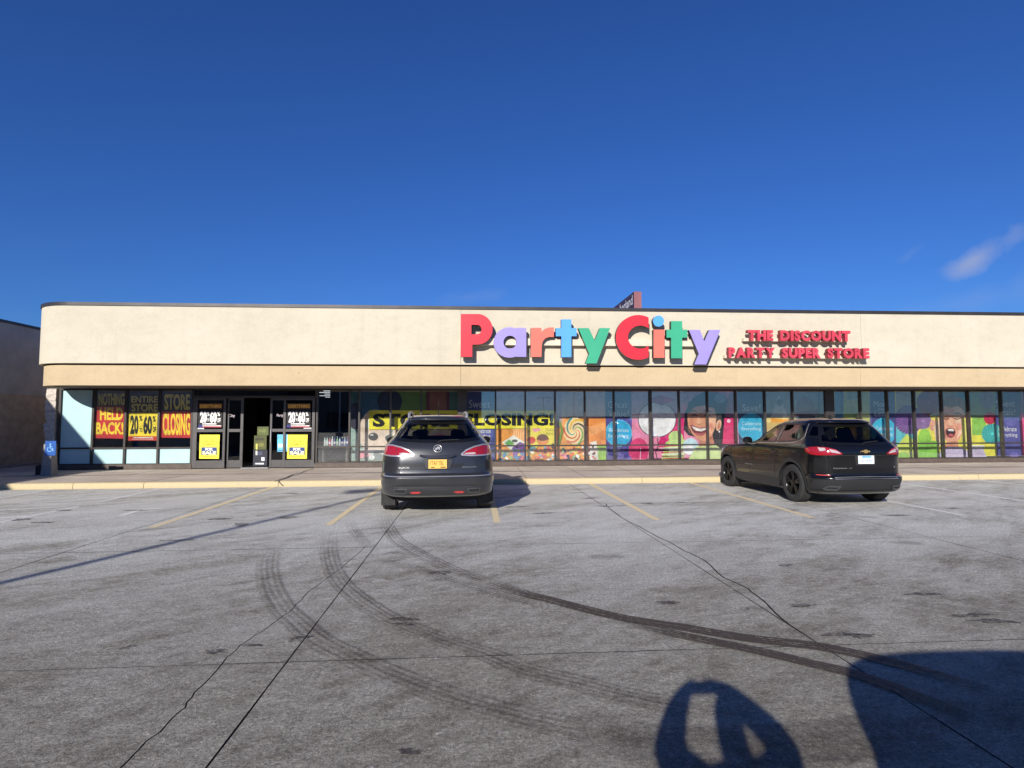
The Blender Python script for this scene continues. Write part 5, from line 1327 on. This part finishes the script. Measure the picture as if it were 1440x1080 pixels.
sideB = [([(1.72,1.125),(1.38,1.33),(.98,1.49),(.62,1.535),(.62,1.14)], 'car_glass'), ([(.56,1.14),(.56,1.54),(.1,1.545),(-.17,1.53),(-.27,1.30),(-.12,1.20),(.2,1.155)], 'car_glass_dark'), ([(-.33,1.27),(-.24,1.52),(-.40,1.495),(-.56,1.33),(-.50,1.26)], 'car_glass_dark')]
rearB = [(-.78,1.155),(-.4,1.13),(0,1.12),(.4,1.13),(.78,1.155),(.70,1.30),(.585,1.515),(-.585,1.515),(-.70,1.30)]
windB = [(-.76,1.14),(.76,1.14),(.60,1.48),(-.60,1.48)]
carB, bodyB, bvB = make_car((7.23, 11.17, 0), radians(1.6), Bc, M['paint_black'], levels((.22,.30,4),(.30,.50,6),(.50,.60,10),(.60,1.14,18),(1.14,1.54,14),(1.54,1.64,8)), .366, .235, .80,
    dict(side=sideB, rear=rearB, rear_xz=rearB, rear_mat='car_glass_dark', wind=windB, rim=M['black_rim'], seats=(.35, 1.25), mirror=(.80, 1.58, 1.15), mirror_mat=M['paint_black']))
tag(carB, 'black SUV with black wheels parked near the right end of the storefront', 'car')
LB = [(.99,1.09),(.84,1.10),(.68,1.09),(.55,1.055),(.44,.985),(.445,.965),(.65,.955),(.86,.945),(.99,.955),(1.10,1.0),(1.12,1.06)]
for poly in (LB, mir(LB)):
    sg = 1 if poly is LB else -1
    t = local(Bc.patch_sz(poly, .010, (), .04, .02), 'tail_light', M['red_lens'], carB)
    for q in ([(.66,1.06),(.55,1.035),(.48,.995),(.48,.982),(.64,1.005)], [(.84,1.085),(.72,1.078),(.72,1.035),(.82,1.02)]):
        wh = [(sg*x, z) for x, z in q]; local(Bc.patch_sz(wh if sg > 0 else wh[::-1], .016, (), .03, .008), 'reversing_lens', M['white_gloss'], t)
hseam(Bc, carB, .948, -.90, .90, .012)
bt = MB(); c = Bc.P(0, 1.02); y = c.y-.012
bt.prism([(-.085,-.008+1.02),(-.03,1.02-.008),(-.03,1.02-.03),(.03,1.02-.03),(.03,1.02-.012),(.085,1.02-.012),(.075,1.02+.014),(.03,1.02+.014),(.03,1.02+.032),(-.03,1.02+.032),(-.03,1.02+.014),(-.078,1.02+.014)], y-.008, y+.012, 'y'); local(bt, 'emblem', M['gold'], carB, 0, True)
pl = MB(); c = Bc.P(0, .85); pl.box(-.155, .155, c.y-.02, c.y-.012, .795, .945); po = local(pl, 'licence_plate', M['plate_white'], carB, 0, True)
MB_ = MB(); MB_.tri([(-.08,c.y-.0215,.905),(.10,c.y-.0215,.905),(.10,c.y-.0215,.94),(-.08,c.y-.0215,.94)], [(0,1,2,3)]); local(MB_, 'blue_header', pcol((110,175,225)), po, 0)
flat_text(po, 'CK 18 041', -.12, .825, .12, .885, c.y-.022, pcol((90,120,170)), .0)
local(Bc.patch_sz([(-.21,.955),(-.18,.77),(.18,.77),(.21,.955)], .002, (), .05, .002), 'plate_recess', M['black_plastic'], carB)
txt_on(Bc, 'badge_lettering', 'EQUINOX  LT', -.60, .70, -.26, .724, M['chrome'], carB, .006, .0)
local(Bc.patch_sz([(.60,.72),(.62,.72),(.62,.735),(.60,.735)], .006, (), .05, .006), 'badge', M['chrome'], carB)
strip(Bc, carB, 'chrome_or_glint_strip', [(-.62+1.24*i/40, .535+.012*(1-abs(i-20)/20)) for i in range(41)], .032, M['alloy'], .006)
for s in (-1, 1):
    rf = [(s*x, z) for x, z in [(.66,.572),(.90,.578),(.90,.592),(.66,.588)]]; local(Bc.patch_sz(rf if s > 0 else rf[::-1], .006, (), .05, .008), 'reflector', M['red_dim'], carB)
    e1 = [(s*x, z) for x, z in [(.50,.40),(.72,.40),(.80,.345),(.74,.315),(.54,.315)]]; e1 = e1 if s > 0 else e1[::-1]
    ex = local(Bc.patch_sz(e1, .02, (inset(e1, .025),), .04, .03), 'exhaust_trim', M['dark_trim'], carB); local(Bc.patch_sz(inset(e1, .02), .003, (), .04, .003), 'exhaust_opening', M['dark'], ex)
    vseam(Bc, carB, s*.70, .575, s*.72, .94); vseam(Bc, carB, s*.74, 1.10, s*.70, 1.2)
    # door seams, handles, bright belt moulding, sill cladding
    for yv, z0, z1 in ((.60, .42, 1.13), (1.62, .42, 1.12), (-.30, .62, 1.22)):
        mb = MB(); rows = [[], []]
        for i in range(13):
            z = z0+(z1-z0)*i/12; yy = yv + (.14*max(0, (.7-z))/.3 if yv < 0 else 0)
            for k, d in ((0, -.004), (1, .004)):
                h = bvB.ray_cast(Vector((s*3, yy+d, z)), Vector((-s, 0, 0))); rows[k].append((h[0] if h[0] else Vector((s*.9, yy, z)))+Vector((s*.003, 0, 0)))
        mb.grid(rows); local(mb, 'door_seam', M['dark'], carB, 0)
    for yv in (.70, -.18):
        h = bvB.ray_cast(Vector((s*3, yv, .985)), Vector((-s, 0, 0)))[0]; mb = MB()
        mb.tube([h+Vector((s*.005, -.09, .0)), h+Vector((s*.04, -.07, .006)), h+Vector((s*.04, .07, .002)), h+Vector((s*.005, .09, -.004))], .013, 8); local(mb, 'door_handle', M['paint_black'], carB, 50, True)
    mb = MB(); rows = [[], []]
    for yv, zv in ((1.74,1.112),(1.3,1.118),(.8,1.126),(.3,1.14),(0,1.165),(-.2,1.215),(-.28,1.28),(-.26,1.36),(-.22,1.45),(-.19,1.53)):
        h = bvB.ray_cast(Vector((s*3, yv, zv)), Vector((-s, 0, 0)))[0]
        tang = Vector((0, 0, .009)) if zv < 1.2 else Vector((0, -.009, 0))
        for k, d in ((0, tang), (1, -tang)): rows[k].append(h+d+Vector((s*.012, 0, 0)))
    mb.grid(rows); local(mb, 'belt_moulding', M['chrome'], carB, 0)
    mb = MB(); rows = []
    for i in range(21):
        yv = .43+(2.725-.86)*i/20; h = bvB.ray_cast(Vector((s*3, yv, .34)), Vector((-s, 0, 0)))[0]
        rows.append([(h.x+s*.012, yv, .42), (h.x+s*.022, yv, .38), (h.x+s*.02, yv, .27), (h.x-s*.02, yv, .235)])
    mb.grid(rows); local(mb, 'sill_cladding', M['black_plastic'], carB, 40)
    for yv in (0, 2.725):      # arch cladding
        mb = MB(); rows = [[], [], []]; R_ = .366
        for i in range(25):
            a = radians(-14)+radians(208)*i/24
            for k, (rad, o) in enumerate(((R_+.052, .012), (R_+.075, .016), (R_+.105, .006))):
                p2 = (yv+rad*cos(a), R_+rad*sin(a)); h = bvB.ray_cast(Vector((s*3, p2[0], max(.23, p2[1]))), Vector((-s, 0, 0)))[0]
                rows[k].append(Vector(((h.x if h else s*.88)+s*o, p2[0], max(.2, p2[1]))))
        mb.grid(rows); local(mb, 'arch_cladding', M['black_plastic'], carB, 40)
    h = bvB.ray_cast(Vector((s*3, 1.65, .62)), Vector((-s, 0, 0)))[0]
    vs, fs, _ = text_geo('EQUINOX', 0.); mb = MB(); mb.tri([(h.x+s*.006, 1.48+.34*(u if s > 0 else 1-u), .61+.022*v) for u, v in vs], fs); local(mb, 'badge_lettering', M['chrome'], carB, 0)
    # headlamp seen edge-on
    local(Bc.patch_side(bvB, s, [(3.02,.80),(3.30,.82),(3.28,.93),(2.86,.985)], .006, (), .05, .01), 'headlight', M['white_gloss'], carB)
sp_ = MB(); rows = []
for i in range(17):
    s = -.60+1.2*i/16; c = Bc.P(s, 1.555); e = (i-8)/8
    rows.append([c+Vector((0,.06,.022)), c+Vector((0,-.10+.05*e*e,.010)), c+Vector((0,-.11+.05*e*e,-.010)), c+Vector((0,.02,-.03))])
sp_.grid(rows, 0, True, True); local(sp_, 'spoiler', M['paint_black'], carB, 40, True)
fn_ = MB(); fn_.grid([[(a*.03*w, .1+b, z) for a, b in ((-1,-.08*l),(1,-.08*l),(.3,.08*l),(-.3,.08*l))] for w, l, z in ((1, 1, 1.63), (.8, .8, 1.67), (.4, .4, 1.70))], 0, True, True); local(fn_, 'antenna', M['black_plastic'], carB, 40, True)
wp_ = MB(); wp_.tube([Bc.P(-.02, 1.135)+Bc.N(0, 1.135)*.02, Bc.P(.06, 1.165)+Bc.N(.06, 1.165)*.025, Bc.P(.34, 1.19)+Bc.N(.34, 1.19)*.02], .009, 6); local(wp_, 'wiper', M['black_plastic'], carB, 0, True)
local(MB().box(-.62, .62, -.5, 3.2, .2, .38), 'underbody', M['dark'], carB, 0, True)
strip(Bc, carB, 'bumper_lip', [(-.95+1.9*i/40, .30) for i in range(41)], .02, M['black_plastic'], .006)
local(Bc.patch_sz([(-1.0,.50),(-.60,.515),(.60,.515),(1.0,.50),(1.0,.27),(-1.0,.27)], .003, (), .06, .003), 'bumper_cladding', M['black_plastic'], carB)

# ================================================================== BEHIND THE CAMERA (seen only as shadows and reflections)
# the photographer, arms raised with a phone
def skin_person():
    base = Vector((-.02, -.46, 0))
    def L_(lat, sdep, zref, ra, rb):       # lateral place and depth behind the lens, measured against the sun
        x = .931*lat-.365*sdep; y = -.365*lat-.931*sdep
        return (x-base.x, y-base.y, zref-(.35-sdep)*.4224, ra, rb)
    J = {'pel': (0,0,.95,.17,.13), 'chest': (0,0,1.22,.21,.15), 'neck': (0,.0,1.46,.08,.075), 'head0': (0,.02,1.60,.085,.10), 'head1': (0,.02,1.755,.078,.09),
         'shL': (-.17,0,1.38,.09,.09), 'elL': L_(-.16,.22,1.41,.09,.09), 'wrL': L_(-.115,.08,1.66,.056,.056), 'shR': (.21,.0,1.40,.10,.10), 'elR': L_(.405,.24,1.51,.095,.095), 'wrR': L_(.15,.08,1.735,.065,.065),
         'hipL': (-.1,0,.88,.11,.11), 'knL': (-.11,.03,.5,.075,.075), 'anL': (-.11,0,.1,.055,.055), 'toL': (-.12,.18,.05,.045,.04), 'hipR': (.1,0,.88,.11,.11), 'knR': (.11,.03,.5,.075,.075), 'anR': (.11,0,.1,.055,.055), 'toR': (.12,.18,.05,.045,.04),
         'haL': L_(-.075,.05,1.73,.036,.030), 'haR': L_(.08,.05,1.755,.038,.032)}
    E_ = [('pel','chest'),('chest','neck'),('neck','head0'),('head0','head1'),('chest','shL'),('shL','elL'),('elL','wrL'),('wrL','haL'),('chest','shR'),('shR','elR'),('elR','wrR'),('wrR','haR'),('pel','hipL'),('hipL','knL'),('knL','anL'),('anL','toL'),('pel','hipR'),('hipR','knR'),('knR','anR'),('anR','toR')]
    nm = list(J); me = bpy.data.meshes.new('body'); vs = [J[k][:3] for k in nm]; rad = [J[k][3:] for k in nm]; ed = [(nm.index(a), nm.index(b)) for a, b in E_]
    for hand, sg in (('haL', 1), ('haR', -1)):      # fingers closing on the phone's edges
        hx, hy, hz = J[hand][:3]
        for f in range(4):
            b = len(vs); vs += [(hx+sg*.012, hy+.012, hz+.03-.016*f), (hx+sg*.034, hy+.022, hz+.032-.018*f), (hx+sg*.05, hy+.012, hz+.03-.018*f)]; rad += [(.009,.009)]*3; ed += [(nm.index(hand), b), (b, b+1), (b+1, b+2)]
        b = len(vs); vs += [(hx+sg*.02, hy-.02, hz+.01), (hx+sg*.045, hy-.016, hz+.028)]; rad += [(.011,.011), (.009,.009)]; ed += [(nm.index(hand), b), (b, b+1)]
    me.from_pydata(vs, ed, []); o = bpy.data.objects.new('body', me); COL.objects.link(o)
    sk = o.modifiers.new('skin', 'SKIN'); sk.use_smooth_shade = True
    for i, d in enumerate(me.skin_vertices[0].data): d.radius = rad[i]; d.use_root = (i == 0)
    o.modifiers.new('sub', 'SUBSURF').levels = 1
    dg = bpy.context.evaluated_depsgraph_get(); dg.update(); m2 = bpy.data.meshes.new_from_object(o.evaluated_get(dg)); o.modifiers.clear(); o.data = m2
    m2.materials.clear(); m2.materials.append(plain('dark_coat', (.03, .03, .035), .9))
    root = empty('person', base); tag(root, 'person in dark clothes standing with both arms raised, seen only as a shadow', 'person'); o.parent = root
    return root
skin_person()
ph = MB(); ph.box(-.095, .078, -.034, -.026, 1.565, 1.642); tag(ph.build('phone', M['black_plastic'], at=(-.02, -.03, 1.555)), 'black phone held sideways in both raised hands', 'phone')
# a tall van close behind, to the right
rowsV = [(.22,-.6,4.1,.93),(.35,-.75,4.2,.97),(.55,-.8,4.25,.985),(.9,-.8,4.2,.985),(1.0,-.79,3.9,.98),(1.1,-.77,3.4,.97),(1.2,-.74,3.0,.94),(1.4,-.68,2.6,.945),(1.6,-.60,2.1,.915),(1.68,-.54,1.8,.88),(1.73,-.42,1.5,.80),(1.76,-.1,1.1,.62),(1.775,.3,.8,.3)]
V = Car(rowsV, .30, .5, .09, .15, 2.9, -.8)
sv = [([(2.2,1.15),(1.6,1.55),(1.2,1.6),(1.2,1.15)], 'car_glass_dark'), ([(1.1,1.15),(1.1,1.6),(-.3,1.58),(-.45,1.2)], 'car_glass_dark')]
rv = [(-.75,1.2),(.75,1.2),(.64,1.58),(-.64,1.58)]
van, _, _ = make_car((1.80, -.33, 0), pi, V, M['paint_grey'], levels((.22,.6,6),(.6,1.2,10),(1.2,1.7,10),(1.7,1.775,6)), .36, .23, .84, dict(side=sv, rear=rv, rear_xz=rv, rear_mat='car_glass_dark', wind=[(-.8,1.18),(.8,1.18),(.7,1.62),(-.7,1.62)], rim=M['alloy'], seats=(.6, 1.6), mirror=(.97, 2.0, 1.15), mirror_mat=M['black_plastic']))
tag(van, 'grey van behind the photographer, seen only as a rounded shadow on the concrete', 'van')
def lamp_post(x, y, h, label, arm=1.2, rz=0., r=.075):
    o = empty('lamp_post', (x, y, 0), rz); tag(o, label, 'lamp post', 'lamp posts of the parking lot behind the camera')
    for mb, n, mt in ((MB().lathe([(.28, -.02), (.28, .7), (.26, .74)], (0, 0, 0), 'z', 18), 'base', M['concrete_post']), (MB().tube([(0, 0, .7), (0, 0, h)], [r, r*.8], 12), 'pole', M['steel']), (MB().tube([(-arm, 0, h-.08), (arm, 0, h-.08)], .04, 8), 'arm', M['steel'])):
        local(mb, n, mt, o, 40, True)
    for s in (-1, 1): local(MB().box(s*arm-.3, s*arm+.3, -.18, .18, h-.12, h+.06), 'lamp_head', M['steel'], o, 0, True)
P0 = onZ(0, 820); dirn = Vector((sin(SUN_AZ), cos(SUN_AZ), 0)); b = P0-dirn*14
lamp_post(b.x, b.y, 9.45, 'steel lamp post with long shadow crossing the lot, behind the camera on the left', .9, radians(20))
for (px, ph_, D) in ((764, 559, 150), (807, 549, 130)):
    d = ray(px, ph_); p = CAMP+d*(D/d.y); lamp_post(p.x, 37.56-D, p.z, 'distant double headed lamp post mirrored in the shop window, ' + ('nearer the middle' if D == 150 else 'with a plain shaft'), 1.4)
fb = empty('distant_store', (-35, -75, 0)); tag(fb, 'long dark store across the lot, seen only mirrored in the left windows', 'building')
MB().box(-95, 2.0, -85, -70, -.05, 8.6).build('wall', M['far_brick'], fb); MB().box(-95.2, 2.2, -85.2, -69.8, 8.6, 9.0).build('coping', M['coping'], fb)
for k in range(14): MB().box(-92+k*6.6, -88+k*6.6, -70, -69.9, .3, 3.2).build('shop_window', M['dark'], fb)
fb2 = empty('distant_houses', (70, -150, 0)); tag(fb2, 'low far row of pale buildings mirrored in the right windows', 'building')
for k in range(7):
    h = 2.6+random.random()*1.2; MB().box(5+k*26, 26+k*26, -165, -150, -.05, h).build('wall', M['far_trim'], fb2); MB().box(4.8+k*26, 26.2+k*26, -165.2, -149.8, h, h+.25).build('coping', M['coping'], fb2)
